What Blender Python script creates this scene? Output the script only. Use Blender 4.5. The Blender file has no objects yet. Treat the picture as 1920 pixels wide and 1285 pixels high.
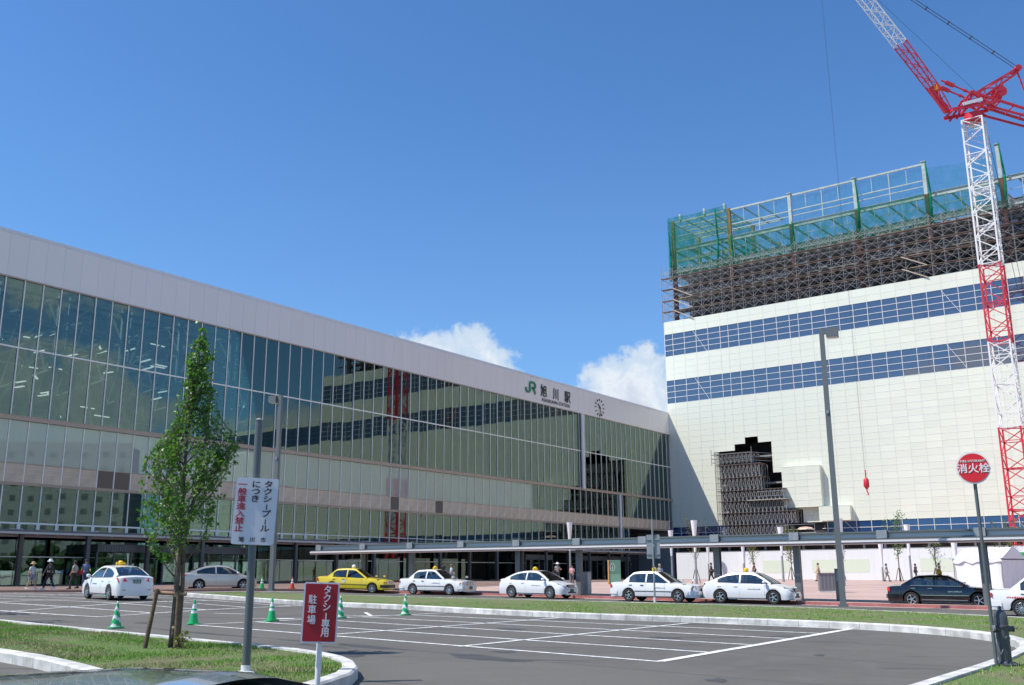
import bpy, bmesh, math, random
import numpy as np
from mathutils import Vector, Matrix
from mathutils.geometry import tessellate_polygon
R = random.Random(7)
sc = bpy.context.scene
col = sc.collection
rad = math.radians

# ------------------------------------------------------------------ camera
cam_d = bpy.data.cameras.new("camera")
cam = bpy.data.objects.new("camera", cam_d); col.objects.link(cam)
cam_d.sensor_width = 36.0
cam_d.lens = 36.0 * 1850 / 1920
cam_d.clip_start = 0.1; cam_d.clip_end = 6000
PITCH = math.atan(438 / 1850.0); ROLL = .0059
f_ = Vector((0, math.cos(PITCH), math.sin(PITCH)))
r0 = Vector((1, 0, 0)); u0 = r0.cross(f_)
r_ = r0 * math.cos(ROLL) - u0 * math.sin(ROLL); u_ = r_.cross(f_)
cam.matrix_world = Matrix(((r_.x, u_.x, -f_.x, 0), (r_.y, u_.y, -f_.y, 0), (r_.z, u_.z, -f_.z, 1.75), (0, 0, 0, 1)))
sc.camera = cam

# ------------------------------------------------------------------ light, sky
SUN = Vector((-.635, -.151, 1.0)).normalized()
SUN_EL = math.asin(SUN.z); SUN_AZ = math.atan2(SUN.x, SUN.y)      # azimuth from +Y, clockwise
sd = bpy.data.lights.new("sun", 'SUN'); sd.energy = 4.5; sd.angle = rad(.53); sd.color = (1.0, .935, .83)
so = bpy.data.objects.new("sun", sd); col.objects.link(so)
so.rotation_euler = SUN.to_track_quat('Z', 'Y').to_euler(); so.location = (-60, -20, 90)
sc.view_settings.view_transform = 'Standard'; sc.view_settings.look = 'None'
sc.view_settings.exposure = 0.3; sc.view_settings.gamma = 1.0
sc.cycles.max_bounces = 10; sc.cycles.transparent_max_bounces = 24; sc.cycles.glossy_bounces = 4
sc.cycles.sample_clamp_indirect = 4.0
sc.cycles.caustics_reflective = False; sc.cycles.caustics_refractive = False
try: sc.cycles.use_denoising = True
except Exception: pass

world = bpy.data.worlds.new("World"); sc.world = world; world.use_nodes = True
wt = world.node_tree; wt.nodes.clear()
class NT:
    """tiny node helper"""
    def __init__(s, t): s.t = t
    def n(s, typ, **kw):
        x = s.t.nodes.new(typ)
        for k, v in kw.items(): setattr(x, k, v)
        return x
    def put(s, sock, v):
        if isinstance(v, bpy.types.NodeSocket): s.t.links.new(v, sock)
        elif v is not None: sock.default_value = v
    def m(s, op, a, b=None, c=None, clamp=False):
        x = s.n('ShaderNodeMath', operation=op, use_clamp=clamp)
        s.put(x.inputs[0], a); s.put(x.inputs[1], b); s.put(x.inputs[2], c)
        return x.outputs[0]
    def mix(s, f, a, b, mode='MIX'):
        x = s.n('ShaderNodeMix', data_type='RGBA', blend_type=mode)
        s.put(x.inputs[0], f); s.put(x.inputs[6], a); s.put(x.inputs[7], b)
        return x.outputs[2]
    def noise(s, vec, scale, detail=4, rough=.55, dist=0):
        x = s.n('ShaderNodeTexNoise'); s.put(x.inputs['Vector'], vec)
        x.inputs['Scale'].default_value = scale; x.inputs['Detail'].default_value = detail
        x.inputs['Roughness'].default_value = rough; x.inputs['Distortion'].default_value = dist
        return x.outputs['Fac']
    def ramp(s, fac, stops):
        x = s.n('ShaderNodeValToRGB'); s.put(x.inputs[0], fac)
        e = x.color_ramp.elements
        while len(e) < len(stops): e.new(.5)
        for i, (p, c) in enumerate(stops):
            e[i].position = p; e[i].color = c if len(c) == 4 else (*c, 1)
        return x.outputs[0]
    def mapr(s, v, a, b, c, d):
        x = s.n('ShaderNodeMapRange'); x.interpolation_type = 'SMOOTHSTEP'
        s.put(x.inputs[0], v); 
        for i, q in enumerate((a, b, c, d)): x.inputs[i + 1].default_value = q
        return x.outputs[0]
W = NT(wt)
sky = W.n('ShaderNodeTexSky', sky_type='NISHITA', sun_disc=False)
sky.sun_elevation = SUN_EL; sky.sun_rotation = SUN_AZ
sky.altitude = 120; sky.air_density = 1.0; sky.dust_density = .35; sky.ozone_density = 2.2
SKY_STR = .104
skyc = W.mix(1.0, sky.outputs[0], (SKY_STR * .62, SKY_STR * 1.0, SKY_STR * 1.36, 1), 'MULTIPLY')
tc = W.n('ShaderNodeTexCoord').outputs['Generated']
sep = W.n('ShaderNodeSeparateXYZ'); W.put(sep.inputs[0], tc)
azn = W.m('ARCTAN2', sep.outputs[0], sep.outputs[1]); eln = W.m('ARCSINE', sep.outputs[2])
n_big = W.noise(tc, 8.5, 8, .6); n_fine = W.noise(tc, 26, 7, .62, .4)
puffs = [(-3.2, 11.8, 4.6, 3.2), (6.8, 9.7, 4.9, 3.2), (104, 21, 20, 8), (122, 12, 18, 9), (14.5, 8.5, 7, 3.2), (-31, 9, 9, 3), (-52, 7, 8, 3.5),
         (34, 6, 9, 3.0), (55, 8, 9, 4), (78, 7, 12, 4), (104, 8, 14, 5), (128, 10, 14, 6), (64, 24, 13, 2.6), (98, 33, 14, 3.0), (140, 30, 16, 5),
         (152, 9, 13, 4.5), (-170, 10, 15, 4), (-135, 8, 13, 4), (-95, 9, 12, 4), (14, 33.5, 5.5, .9), (88, 40, 16, 3)]
acc = None
for a, e, wa, we in puffs:
    da = W.m('MULTIPLY', W.m('SUBTRACT', azn, rad(a)), 1 / rad(wa)); de = W.m('MULTIPLY', W.m('SUBTRACT', eln, rad(e)), 1 / rad(we))
    v = W.m('SUBTRACT', 1.0, W.m('ADD', W.m('MULTIPLY', da, da), W.m('MULTIPLY', de, de)))
    acc = v if acc is None else W.m('MAXIMUM', acc, v)
acc = W.m('MAXIMUM', acc, -1.2)
dens = W.m('ADD', acc, W.m('ADD', W.m('MULTIPLY', W.m('SUBTRACT', n_big, .5), 2.6), W.m('MULTIPLY', W.m('SUBTRACT', n_fine, .5), 2.1)))
cover = W.mapr(dens, .10, .50, 0, 1)
shade = W.mapr(W.m('ADD', dens, W.m('MULTIPLY', W.m('SUBTRACT', n_fine, .5), 1.2)), .3, 2.0, 0, 1)
cloudc = W.ramp(shade, [(0, (.50, .60, .72)), (.40, (.70, .74, .78)), (1, (.52, .57, .66))])
hz = W.mapr(eln, 0, rad(30), .30, 0)
skyh = W.mix(hz, skyc, (.26, .42, .66, 1))
final = W.mix(W.m('MULTIPLY', cover, .93), skyh, cloudc)
bg = W.n('ShaderNodeBackground'); W.put(bg.inputs[0], final); bg.inputs[1].default_value = 1.0
wo = W.n('ShaderNodeOutputWorld'); wt.links.new(bg.outputs[0], wo.inputs[0])

# ------------------------------------------------------------------ helpers
def tag(o, label=None, cat=None, group=None, kind=None):
    if label: o['label'] = label
    if cat: o['category'] = cat
    if group: o['group'] = group
    if kind: o['kind'] = kind
    return o
def empty(name, loc=(0, 0, 0), rz=0, label=None, cat=None, group=None, kind=None):
    o = bpy.data.objects.new(name, None); col.objects.link(o)
    o.location = loc; o.rotation_euler = (0, 0, rz); o.empty_display_size = .3
    return tag(o, label, cat, group, kind)
def link(name, me, parent=None, loc=None, rot=None):
    o = bpy.data.objects.new(name, me); col.objects.link(o)
    if parent: o.parent = parent
    if loc is not None: o.location = loc
    if rot is not None: o.rotation_euler = rot
    return o
def copy_tree(o, parent=None):
    c = o.copy(); col.objects.link(c); c.parent = parent
    for ch in list(o.children): copy_tree(ch, c)
    return c

class MB:
    def __init__(s): s.v = []; s.f = []; s.mi = []; s.cur = 0
    def add(s, vs, fs):
        b = len(s.v); s.v += [tuple(v) for v in vs]
        s.f += [tuple(b + i for i in f) for f in fs]; s.mi += [s.cur] * len(fs); return s
    def box(s, x0, x1, y0, y1, z0, z1):
        return s.add([(x0, y0, z0), (x1, y0, z0), (x1, y1, z0), (x0, y1, z0), (x0, y0, z1), (x1, y0, z1), (x1, y1, z1), (x0, y1, z1)],
                     [(0, 3, 2, 1), (4, 5, 6, 7), (0, 1, 5, 4), (1, 2, 6, 5), (2, 3, 7, 6), (3, 0, 4, 7)])
    def cbox(s, c, sx, sy, sz): return s.box(c[0] - sx / 2, c[0] + sx / 2, c[1] - sy / 2, c[1] + sy / 2, c[2] - sz / 2, c[2] + sz / 2)
    def beam(s, p, q, w, h=None, up=(0, 0, 1)):
        p = Vector(p); q = Vector(q); h = w if h is None else h
        d = q - p
        if d.length < 1e-6: return s
        d.normalize(); up = Vector(up)
        if abs(d.dot(up)) > .98: up = Vector((0, 1, 0)) if abs(d.y) < .9 else Vector((1, 0, 0))
        a = d.cross(up).normalized() * w / 2; b = a.cross(d).normalized() * h / 2
        vs = [p - a - b, p + a - b, p + a + b, p - a + b, q - a - b, q + a - b, q + a + b, q - a + b]
        return s.add(vs, [(0, 3, 2, 1), (4, 5, 6, 7), (0, 1, 5, 4), (1, 2, 6, 5), (2, 3, 7, 6), (3, 0, 4, 7)])
    def tube(s, p, q, r, r2=None, n=8, cap=True):
        p = Vector(p); q = Vector(q); r2 = r if r2 is None else r2
        d = (q - p)
        if d.length < 1e-6: return s
        d.normalize(); up = Vector((0, 0, 1)) if abs(d.z) < .95 else Vector((1, 0, 0))
        a = d.cross(up).normalized(); b = d.cross(a).normalized()
        vs = []
        for c, rr in ((p, r), (q, r2)):
            for i in range(n):
                t = 2 * math.pi * i / n; vs.append(c + a * math.cos(t) * rr + b * math.sin(t) * rr)
        fs = [(i, (i + 1) % n, n + (i + 1) % n, n + i) for i in range(n)]
        if cap: fs += [tuple(range(n))[::-1], tuple(range(n, 2 * n))]
        return s.add(vs, fs)
    def path(s, pts, rs, n=6):
        for i in range(len(pts) - 1):
            s.tube(pts[i], pts[i + 1], rs[i], rs[i + 1], n, cap=(i == 0 or i == len(pts) - 2))
        return s
    def lathe(s, prof, n=20, c=(0, 0, 0), axis='z', cap=True):
        vs = []
        for r, z in prof:
            for i in range(n):
                t = 2 * math.pi * i / n; x, y = math.cos(t) * r, math.sin(t) * r
                if axis == 'z': vs.append((c[0] + x, c[1] + y, c[2] + z))
                elif axis == 'y': vs.append((c[0] + x, c[1] + z, c[2] + y))
                else: vs.append((c[0] + z, c[1] + x, c[2] + y))
        fs = []
        for k in range(len(prof) - 1):
            for i in range(n):
                j = (i + 1) % n; fs.append((k * n + i, k * n + j, (k + 1) * n + j, (k + 1) * n + i))
        if cap: fs += [tuple(range(n))[::-1], tuple(range((len(prof) - 1) * n, len(prof) * n))]
        return s.add(vs, fs)
    def prism(s, poly, z0, z1):
        n = len(poly)
        vs = [(x, y, z0) for x, y in poly] + [(x, y, z1) for x, y in poly]
        fs = [(i, (i + 1) % n, n + (i + 1) % n, n + i) for i in range(n)] + [tuple(range(n))[::-1], tuple(range(n, 2 * n))]
        return s.add(vs, fs)
    def quad(s, a, b, c, d): return s.add([a, b, c, d], [(0, 1, 2, 3)])
    def mesh(s, name, mats, smooth=False, angle=None):
        me = bpy.data.meshes.new(name); me.from_pydata(s.v, [], s.f)
        for m in (mats if isinstance(mats, (list, tuple)) else [mats]): me.materials.append(m)
        if len(me.polygons): me.polygons.foreach_set('material_index', s.mi)
        if smooth: me.polygons.foreach_set('use_smooth', [True] * len(me.polygons))
        me.update()
        bm = bmesh.new(); bm.from_mesh(me)
        if smooth:
            bmesh.ops.remove_doubles(bm, verts=bm.verts, dist=1e-4)
        bmesh.ops.recalc_face_normals(bm, faces=bm.faces)
        if angle:
            for e in bm.edges:
                if len(e.link_faces) == 2 and e.calc_face_angle(0) > angle: e.smooth = False
        bm.to_mesh(me); bm.free()
        return me
    def build(s, name, mats, parent=None, loc=None, rot=None, smooth=False, angle=None, stuff=False):
        o = link(name, s.mesh(name, mats, smooth, angle), parent, loc, rot)
        if stuff: o['kind'] = 'stuff'
        return o

# ------------------------------------------------------------------ materials
def mat(name, c, rough=.6, metal=0, var=0, scale=4, bump=0, bscale=30, spec=.5, rnd=0, c2=None, coat=0, coord='Object', transl=0):
    m = bpy.data.materials.new(name); m.use_nodes = True
    t = NT(m.node_tree); bs = m.node_tree.nodes['Principled BSDF']
    bs.inputs['Roughness'].default_value = rough; bs.inputs['Metallic'].default_value = metal
    bs.inputs['Specular IOR Level'].default_value = spec
    if coat: bs.inputs['Coat Weight'].default_value = coat; bs.inputs['Coat Roughness'].default_value = .04
    src = (*c, 1)
    if var or rnd or c2:
        co = t.n('ShaderNodeTexCoord').outputs[coord]
        if var or c2:
            nz = t.noise(co, scale, 5, .6)
            k = t.mapr(nz, .3, .7, 0, 1)
            lo = (*[x * (1 - var) for x in c], 1); hi = (*(c2 if c2 else [min(1, x * (1 + var)) for x in c]), 1)
            src = t.mix(k, lo, hi)
        if rnd:
            ri = t.n('ShaderNodeObjectInfo').outputs['Random']
            f = t.m('ADD', t.m('MULTIPLY', ri, rnd), 1 - rnd / 2)
            cc = t.n('ShaderNodeCombineColor'); [t.put(cc.inputs[i], f) for i in range(3)]
            src = t.mix(1.0, src, cc.outputs[0], 'MULTIPLY')
    t.put(bs.inputs['Base Color'], src)
    if bump:
        co = t.n('ShaderNodeTexCoord').outputs[coord]
        b = t.n('ShaderNodeBump'); b.inputs['Strength'].default_value = bump; b.inputs['Distance'].default_value = .02
        t.put(b.inputs['Height'], t.noise(co, bscale, 4, .6)); t.put(bs.inputs['Normal'], b.outputs[0])
    return m
def glass(name, tint, refl, base, ior_min=.05, body=None, bodymix=0, wav=0, rough=0.0, wscale=.5, fk=1.0):
    """architectural pane: mirror-like coat over tinted see-through (body adds an opaque share)"""
    m = bpy.data.materials.new(name); m.use_nodes = True; nt = m.node_tree; nt.nodes.clear(); t = NT(nt)
    out = t.n('ShaderNodeOutputMaterial'); gl = t.n('ShaderNodeBsdfGlossy'); gl.inputs['Roughness'].default_value = rough
    gl.inputs['Color'].default_value = (*refl, 1)
    tr = t.n('ShaderNodeBsdfTransparent'); tr.inputs[0].default_value = (*tint, 1)
    under = tr.outputs[0]
    if body:
        df = t.n('ShaderNodeBsdfDiffuse'); df.inputs[0].default_value = (*body, 1)
        mx = t.n('ShaderNodeMixShader'); mx.inputs[0].default_value = bodymix
        nt.links.new(under, mx.inputs[1]); nt.links.new(df.outputs[0], mx.inputs[2]); under = mx.outputs[0]
    fr = t.n('ShaderNodeLayerWeight'); fr.inputs['Blend'].default_value = .35
    fac = t.m('ADD', t.m('MULTIPLY', fr.outputs['Fresnel'], fk), base, clamp=True)
    if wav:
        co = t.n('ShaderNodeTexCoord').outputs['Object']; b = t.n('ShaderNodeBump')
        b.inputs['Strength'].default_value = wav; b.inputs['Distance'].default_value = .02
        t.put(b.inputs['Height'], t.noise(co, wscale, 2, .4)); nt.links.new(b.outputs[0], gl.inputs['Normal'])
    ms = t.n('ShaderNodeMixShader'); t.put(ms.inputs[0], fac)
    nt.links.new(under, ms.inputs[1]); nt.links.new(gl.outputs[0], ms.inputs[2]); nt.links.new(ms.outputs[0], out.inputs[0])
    return m

def ss(a, b, v):
    t = min(1, max(0, (v - a) / (b - a))); return t * t * (3 - 2 * t)
def gz(x, y): return .01 * min(max(y, -60), 118) - .01 * max(min(x, 120), -90) + .2 * ss(-8, -17, x) * ss(34, 44, y)
D1 = Vector((.58196, .81322, 0)); D2 = Vector((.80314, -.59579, 0)); N2 = Vector((.59579, .80314, 0))
P0 = Vector((-37.469, 74.0, 0)); PB = Vector((25.887, 162.66, 0))
A1_ = math.atan2(D1.y, D1.x); A2_ = math.atan2(D2.y, D2.x)
def pz(x, y):   # plaza paving level, a kerb above the road and rising to the buildings
    d = (Vector((x, y, 0)) - Vector((3.9, 57.5, 0))).dot(N2)
    return min(gz(x, y) + .13 + .33 * ss(0, 50, d), 1.27)
def at_s(s, out, z=0):   # point by the station facade: s metres along it, out metres in front
    return P0 + D1 * s + Vector((D1.y, -D1.x, 0)) * out + Vector((0, 0, z))
def at_b(s, out, z=0): return PB + D2 * s - N2 * out + Vector((0, 0, z))

# ---- text
def text(body, size, parent, loc, rot, m, name='lettering', ext=.004, bold=0, align='CENTER', sx=1, spacing=1):
    cu = bpy.data.curves.new(name, 'FONT'); cu.body = body; cu.size = size; cu.extrude = ext
    cu.align_x = align; cu.align_y = 'CENTER'; cu.resolution_u = 3; cu.space_character = spacing
    o = bpy.data.objects.new(name, cu); col.objects.link(o)
    dg = bpy.context.evaluated_depsgraph_get(); dg.update()
    me = bpy.data.meshes.new_from_object(o.evaluated_get(dg)); bpy.data.objects.remove(o); bpy.data.curves.remove(cu)
    me.materials.clear(); me.materials.append(m)
    if sx != 1: me.transform(Matrix.Diagonal((sx, 1, 1, 1)))
    if bold:
        bm = bmesh.new()
        for k, (dx, dy) in enumerate(((0, 0), (1, .3), (-1, -.3), (.3, 1), (-.3, -1), (.7, -.7), (-.7, .7))):
            c = me.copy(); c.transform(Matrix.Translation((dx * bold, dy * bold, .0005 * k * max(1, size)))); bm.from_mesh(c); bpy.data.meshes.remove(c)
        bm.to_mesh(me); bm.free()
    r = link(name, me, parent, loc, rot); return r
def vtext(chars, size, pitch, parent, loc, rot, m, name='lettering', bold=0, sx=1, ext=.003, turn='ー'):
    """a column of characters joined into one printed line"""
    bm = bmesh.new()
    for i, ch in enumerate(chars):
        if ch == ' ': continue
        o = text('|' if ch == turn else ch, size * (.72 if ch == turn else 1), None, (0, 0, 0), (0, 0, 0), m, 'tmp', ext, bold, sx=(1.6 if ch == turn else sx))
        me = o.data; me.transform(Matrix.Translation((0, -i * pitch, 0))); bm.from_mesh(me)
        bpy.data.objects.remove(o); bpy.data.meshes.remove(me)
    me = bpy.data.meshes.new(name); bm.to_mesh(me); bm.free(); me.materials.append(m)
    return link(name, me, parent, loc, rot)
# ================================================================== GROUND
GRIT = dict(coord='Object')
def asphalt_mat():
    m = bpy.data.materials.new("asphalt"); m.use_nodes = True; t = NT(m.node_tree); bs = m.node_tree.nodes['Principled BSDF']
    co = t.n('ShaderNodeTexCoord').outputs['Object']
    big = t.noise(co, .10, 5, .55); mid = t.noise(co, 1.3, 6, .65, .3); fine = t.noise(co, 95, 3, .7)
    c = t.mix(t.mapr(big, .35, .68, 0, 1), (.116, .112, .100, 1), (.160, .153, .133, 1))
    c = t.mix(t.m('MULTIPLY', t.mapr(mid, .45, .66, 0, 1), .55), c, (.158, .154, .144, 1))
    c = t.mix(t.m('MULTIPLY', t.mapr(fine, .3, .72, 0, 1), .55), c, (.075, .075, .074, 1))
    # cast shadows painted in as dark blotches strung along the drive lane
    mp = t.n('ShaderNodeMapping'); mp.inputs['Rotation'].default_value = (0, 0, rad(41)); mp.inputs['Scale'].default_value = (.19, 1.15, 1)
    t.put(mp.inputs[0], co); st = t.noise(mp.outputs[0], 1.15, 3, .55, .2)
    c = t.mix(t.m('MULTIPLY', t.mapr(st, .625, .655, 0, 1), .55), c, (.045, .046, .047, 1))
    # lane joint seams
    mp2 = t.n('ShaderNodeMapping'); mp2.inputs['Rotation'].default_value = (0, 0, rad(41)); t.put(mp2.inputs[0], co)
    sp = t.n('ShaderNodeSeparateXYZ'); t.put(sp.inputs[0], mp2.outputs[0])
    wob = t.m('ADD', sp.outputs[1], t.m('MULTIPLY', mid, .10))
    fr = t.m('ABSOLUTE', t.m('SUBTRACT', t.m('FRACT', t.m('MULTIPLY', wob, 1 / 4.3)), .5))
    c = t.mix(t.m('MULTIPLY', t.mapr(fr, .004, .012, 1, 0), .55), c, (.04, .04, .042, 1))
    t.put(bs.inputs['Base Color'], c); bs.inputs['Roughness'].default_value = .86; bs.inputs['Specular IOR Level'].default_value = .35
    b = t.n('ShaderNodeBump'); b.inputs['Strength'].default_value = .35; b.inputs['Distance'].default_value = .01
    t.put(b.inputs['Height'], fine); t.put(bs.inputs['Normal'], b.outputs[0]); return m
M_asphalt = asphalt_mat()
M_road = mat('road_asphalt', (.075, .077, .078), .85, var=.25, scale=.6, c2=(.10, .10, .098), bump=.3, bscale=80)
M_far = mat('far_ground', (.16, .16, .15), .9, var=.3, scale=.05)
M_kerb = mat('kerb_concrete', (.56, .56, .54), .8, var=.26, scale=2.2, bump=.25, bscale=60, rnd=.2)
M_paint = mat('road_paint', (.76, .76, .75), .6, var=.32, scale=6)
M_soil = mat('turf', (.17, .15, .085), .95, scale=1.1, c2=(.10, .18, .04), bump=.6, bscale=50)
M_pave = mat('pink_paving', (.47, .33, .29), .8, scale=.35, var=.10, c2=(.53, .385, .34), bump=.15, bscale=20)
M_pave2 = mat('brown_paving', (.20, .13, .11), .8, scale=.5, var=.2, c2=(.25, .17, .14))
M_redkerb = mat('red_edge_stone', (.36, .13, .13), .75, var=.15, scale=2, rnd=.15)
M_gutter = mat('gutter_concrete', (.50, .42, .38), .85, var=.12, scale=1.5)

def sheet(name, xs, ys, zf, m):
    mb = MB(); nx, ny = len(xs), len(ys)
    mb.add([(x, y, zf(x, y)) for y in ys for x in xs],
           [(j * nx + i, j * nx + i + 1, (j + 1) * nx + i + 1, (j + 1) * nx + i) for j in range(ny - 1) for i in range(nx - 1)])
    o = mb.build(name, m); o['kind'] = 'structure'; return o
lin = lambda a, b, n: [a + (b - a) * i / (n - 1) for i in range(n)]
sheet('ground', lin(-1500, 1500, 25), lin(-1500, 2500, 30), lambda x, y: -2.6 if abs(x) < 190 and -170 < y < 300 else -.4, M_far)
sheet('parking_lot', lin(-120, 150, 136), lin(-80, 104, 93), gz, M_asphalt)
def strip(name, A, B, zf, m, nb=6, parent=None):
    mb = MB(); n = len(A); vs = []
    for k in range(nb + 1):
        t = k / nb
        for a, b in zip(A, B):
            x = a[0] + (b[0] - a[0]) * t; y = a[1] + (b[1] - a[1]) * t; vs.append((x, y, zf(x, y)))
    mb.add(vs, [(k * n + i, k * n + i + 1, (k + 1) * n + i + 1, (k + 1) * n + i) for k in range(nb) for i in range(n - 1)])
    o = mb.build(name, m, parent)
    if not parent: o['kind'] = 'structure'
    return o
def resample(P, d):
    S = [0.0]
    for a, b in zip(P[:-1], P[1:]): S.append(S[-1] + math.dist(a, b))
    n = max(1, round(S[-1] / d)); out = []; j = 0
    for k in range(n + 1):
        t = S[-1] * k / n
        while j < len(P) - 2 and S[j + 1] < t: j += 1
        u = (t - S[j]) / max(1e-9, S[j + 1] - S[j]); out.append((P[j][0] + (P[j + 1][0] - P[j][0]) * u, P[j][1] + (P[j + 1][1] - P[j][1]) * u))
    return out
def smooth(P, it=2):
    for _ in range(it):
        Q = [P[0]]
        for a, b in zip(P[:-1], P[1:]):
            Q += [(a[0] * .75 + b[0] * .25, a[1] * .75 + b[1] * .25), (a[0] * .25 + b[0] * .75, a[1] * .25 + b[1] * .75)]
        Q.append(P[-1]); P = Q
    return P
# station road running past the island
road_out = [(-60, 46.0), (-40, 50.5), (-27.7, 54.9), (-20.5, 57.2), (-15.7, 61.2), (-12.0, 64.6), (-8.2, 65.6), (-2.08, 62.2), (5.14, 55.6), (9.53, 51.9), (13.8, 48.7), (16.7, 46.4), (21.0, 42.9), (34, 33.3), (70, 6.6)]
road_out = resample(smooth(road_out, 2), 2.5)
# plaza and pavement
def side(P, d):   # offset to the left of the path direction
    out = []
    for i, p in enumerate(P):
        a = Vector((*P[max(0, i - 1)], 0)); b = Vector((*P[min(len(P) - 1, i + 1)], 0)); t = (b - a).normalized()
        out.append((p[0] - t.y * d, p[1] + t.x * d))
    return out
k_out = road_out; k_in = side(k_out, .35)
nrm = Vector((.5958, .8031, 0))
far_edge = [(x + nrm.x * 118, y + nrm.y * 118) for x, y in k_in]
split = [i for i, p in enumerate(k_in) if p[0] > -13][0]
strip('station_pavement', k_in[:split + 1], [(p[0] - 12, p[1] + 60) for p in k_in[:split + 1]], pz, M_pave2, 14)
def back(p):
    return far_edge[k_in.index(p)]
strip('station_plaza', k_in[split:], [back(p) for p in k_in[split:]], pz, M_pave, 26)
strip('plaza_pavement', [k_in[split], (k_in[split][0] + .01, k_in[split][1])], [(k_in[split][0] - 12, k_in[split][1] + 60), back(k_in[split])], lambda x, y: pz(x, y) - .004, M_pave2, 26)
strip('gutter', side(k_out, -.55), k_out, lambda x, y: gz(x, y) + .006, M_gutter, 1)
# raised edge stones along the road
ek = empty('plaza_kerb', (0, 0, 0), kind='structure')
P = resample(k_out, 1.6)
Q = side(P, .35)
for i in range(len(P) - 1):
    a, b, c, d = P[i], P[i + 1], Q[i + 1], Q[i]
    if a[1] < 36: continue
    g = .012; L = math.dist(a, b)
    a2 = (a[0] + (b[0] - a[0]) * g / L, a[1] + (b[1] - a[1]) * g / L); d2_ = (d[0] + (c[0] - d[0]) * g / L, d[1] + (c[1] - d[1]) * g / L)
    za, zb = gz(*a), gz(*b); za2, zb2 = pz(*d) + .006, pz(*c) + .006
    mb = MB(); mb.add([(a2[0], a2[1], za - .1), (b[0], b[1], zb - .1), (c[0], c[1], zb - .1), (d2_[0], d2_[1], za - .1),
                       (a2[0], a2[1], za2), (b[0], b[1], zb2), (c[0], c[1], zb2), (d2_[0], d2_[1], za2)],
                      [(0, 3, 2, 1), (4, 5, 6, 7), (0, 1, 5, 4), (1, 2, 6, 5), (2, 3, 7, 6), (3, 0, 4, 7)])
    mb.build('kerb_stone', M_redkerb if a[0] > -13 else M_pave2, ek)

# grass islands with white concrete kerbs
def kerb_run(rootname, P, inner, step=.95, h=.19, w=.24, n=2):
    root = empty(rootname, (0, 0, 0), kind='structure')
    P = resample(smooth(P, n), step); I = side(P, inner * w)
    for i in range(len(P) - 1):
        a, b, c, d = P[i], P[i + 1], I[i + 1], I[i]; g = .006
        L = math.dist(a, b); f = g / L
        q = lambda p, r, t: (p[0] + (r[0] - p[0]) * t, p[1] + (r[1] - p[1]) * t)
        a, b, c, d = q(a, b, f), q(b, a, f), q(c, d, f), q(d, c, f)
        z = [gz(*p) for p in (a, b, c, d)]; ch = .03
        ai, bi = q(a, d, .14), q(b, c, .14)
        vs = [(*a, z[0] - .1), (*b, z[1] - .1), (*c, z[2] - .1), (*d, z[3] - .1), (*a, z[0] + h - ch), (*b, z[1] + h - ch),
              (*bi, z[1] + h), (*ai, z[0] + h), (*c, z[2] + h), (*d, z[3] + h)]
        MB().add(vs, [(0, 1, 5, 4), (4, 5, 6, 7), (7, 6, 8, 9), (2, 3, 9, 8), (1, 2, 8, 6, 5), (3, 0, 4, 7, 9), (0, 3, 2, 1)]).build('kerb_stone', M_kerb, root)
    return P, I
isl = [(-16.3, 49.9), (-12.3, 46.93), (-9.3, 44.9), (-7.2, 43.5), (-4.67, 41.43), (-2.92, 39.69), (-1.24, 37.86), (1.41, 35.46), (3.8, 33.74), (7.28, 31.75), (9.65, 30.0), (11.07, 28.0),
       (11.65, 26.2), (11.64, 24.5), (11.22, 22.9), (10.58, 21.5), (9.54, 19.8), (7.81, 17.35), (6.65, 15.87), (5.3, 14.1), (3.5, 11.8), (2.2, 10)]
KP, KI = kerb_run('island_kerb', isl, 1)
outer = [(-16.3, 50.3), (-15.2, 53.6), (-12.8, 55.6), (-9.6, 55.6), (-1.66, 50.4), (7.0, 45.1), (11.6, 41.6), (14.4, 37.6), (16.9, 33.9), (20, 27), (26, 16), (28, 4)]
outer = smooth(outer, 2)
def fill(name, poly, h, m, step=None):
    vs = [Vector((x, y, 0)) for x, y in poly]
    tris = tessellate_polygon([vs]); mb = MB(); mb.add([(x, y, gz(x, y) + h) for x, y in poly], [tuple(t) for t in tris])
    o = mb.build(name, m); o['kind'] = 'structure'
    for p in o.data.polygons: pass
    return o
def in_poly(px, py, poly):
    inside = np.zeros(len(px), bool); n = len(poly); j = n - 1
    for i in range(n):
        xi, yi = poly[i]; xj, yj = poly[j]
        c = ((yi > py) != (yj > py)) & (px < (xj - xi) * (py - yi) / (yj - yi + 1e-12) + xi); inside ^= c; j = i
    return inside
def m_blade():
    m = bpy.data.materials.new('grass_blade'); m.use_nodes = True; t = NT(m.node_tree); bs = m.node_tree.nodes['Principled BSDF']
    co = t.n('ShaderNodeTexCoord').outputs['Object']
    a = t.noise(co, .7, 5, .65, .4); b = t.noise(co, 9, 3, .7)
    c = t.mix(t.mapr(b, .3, .7, 0, 1), (.12, .28, .03, 1), (.24, .45, .06, 1))
    c = t.mix(t.m('MULTIPLY', t.mapr(t.m('ADD', a, t.m('MULTIPLY', b, .25)), .57, .71, 0, 1), .75), c, (.40, .34, .20, 1))
    t.put(bs.inputs['Base Color'], c); bs.inputs['Roughness'].default_value = .6; bs.inputs['Specular IOR Level'].default_value = .25
    bs.inputs['Subsurface Weight'].default_value = 0
    return m
M_blade = m_blade()
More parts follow.
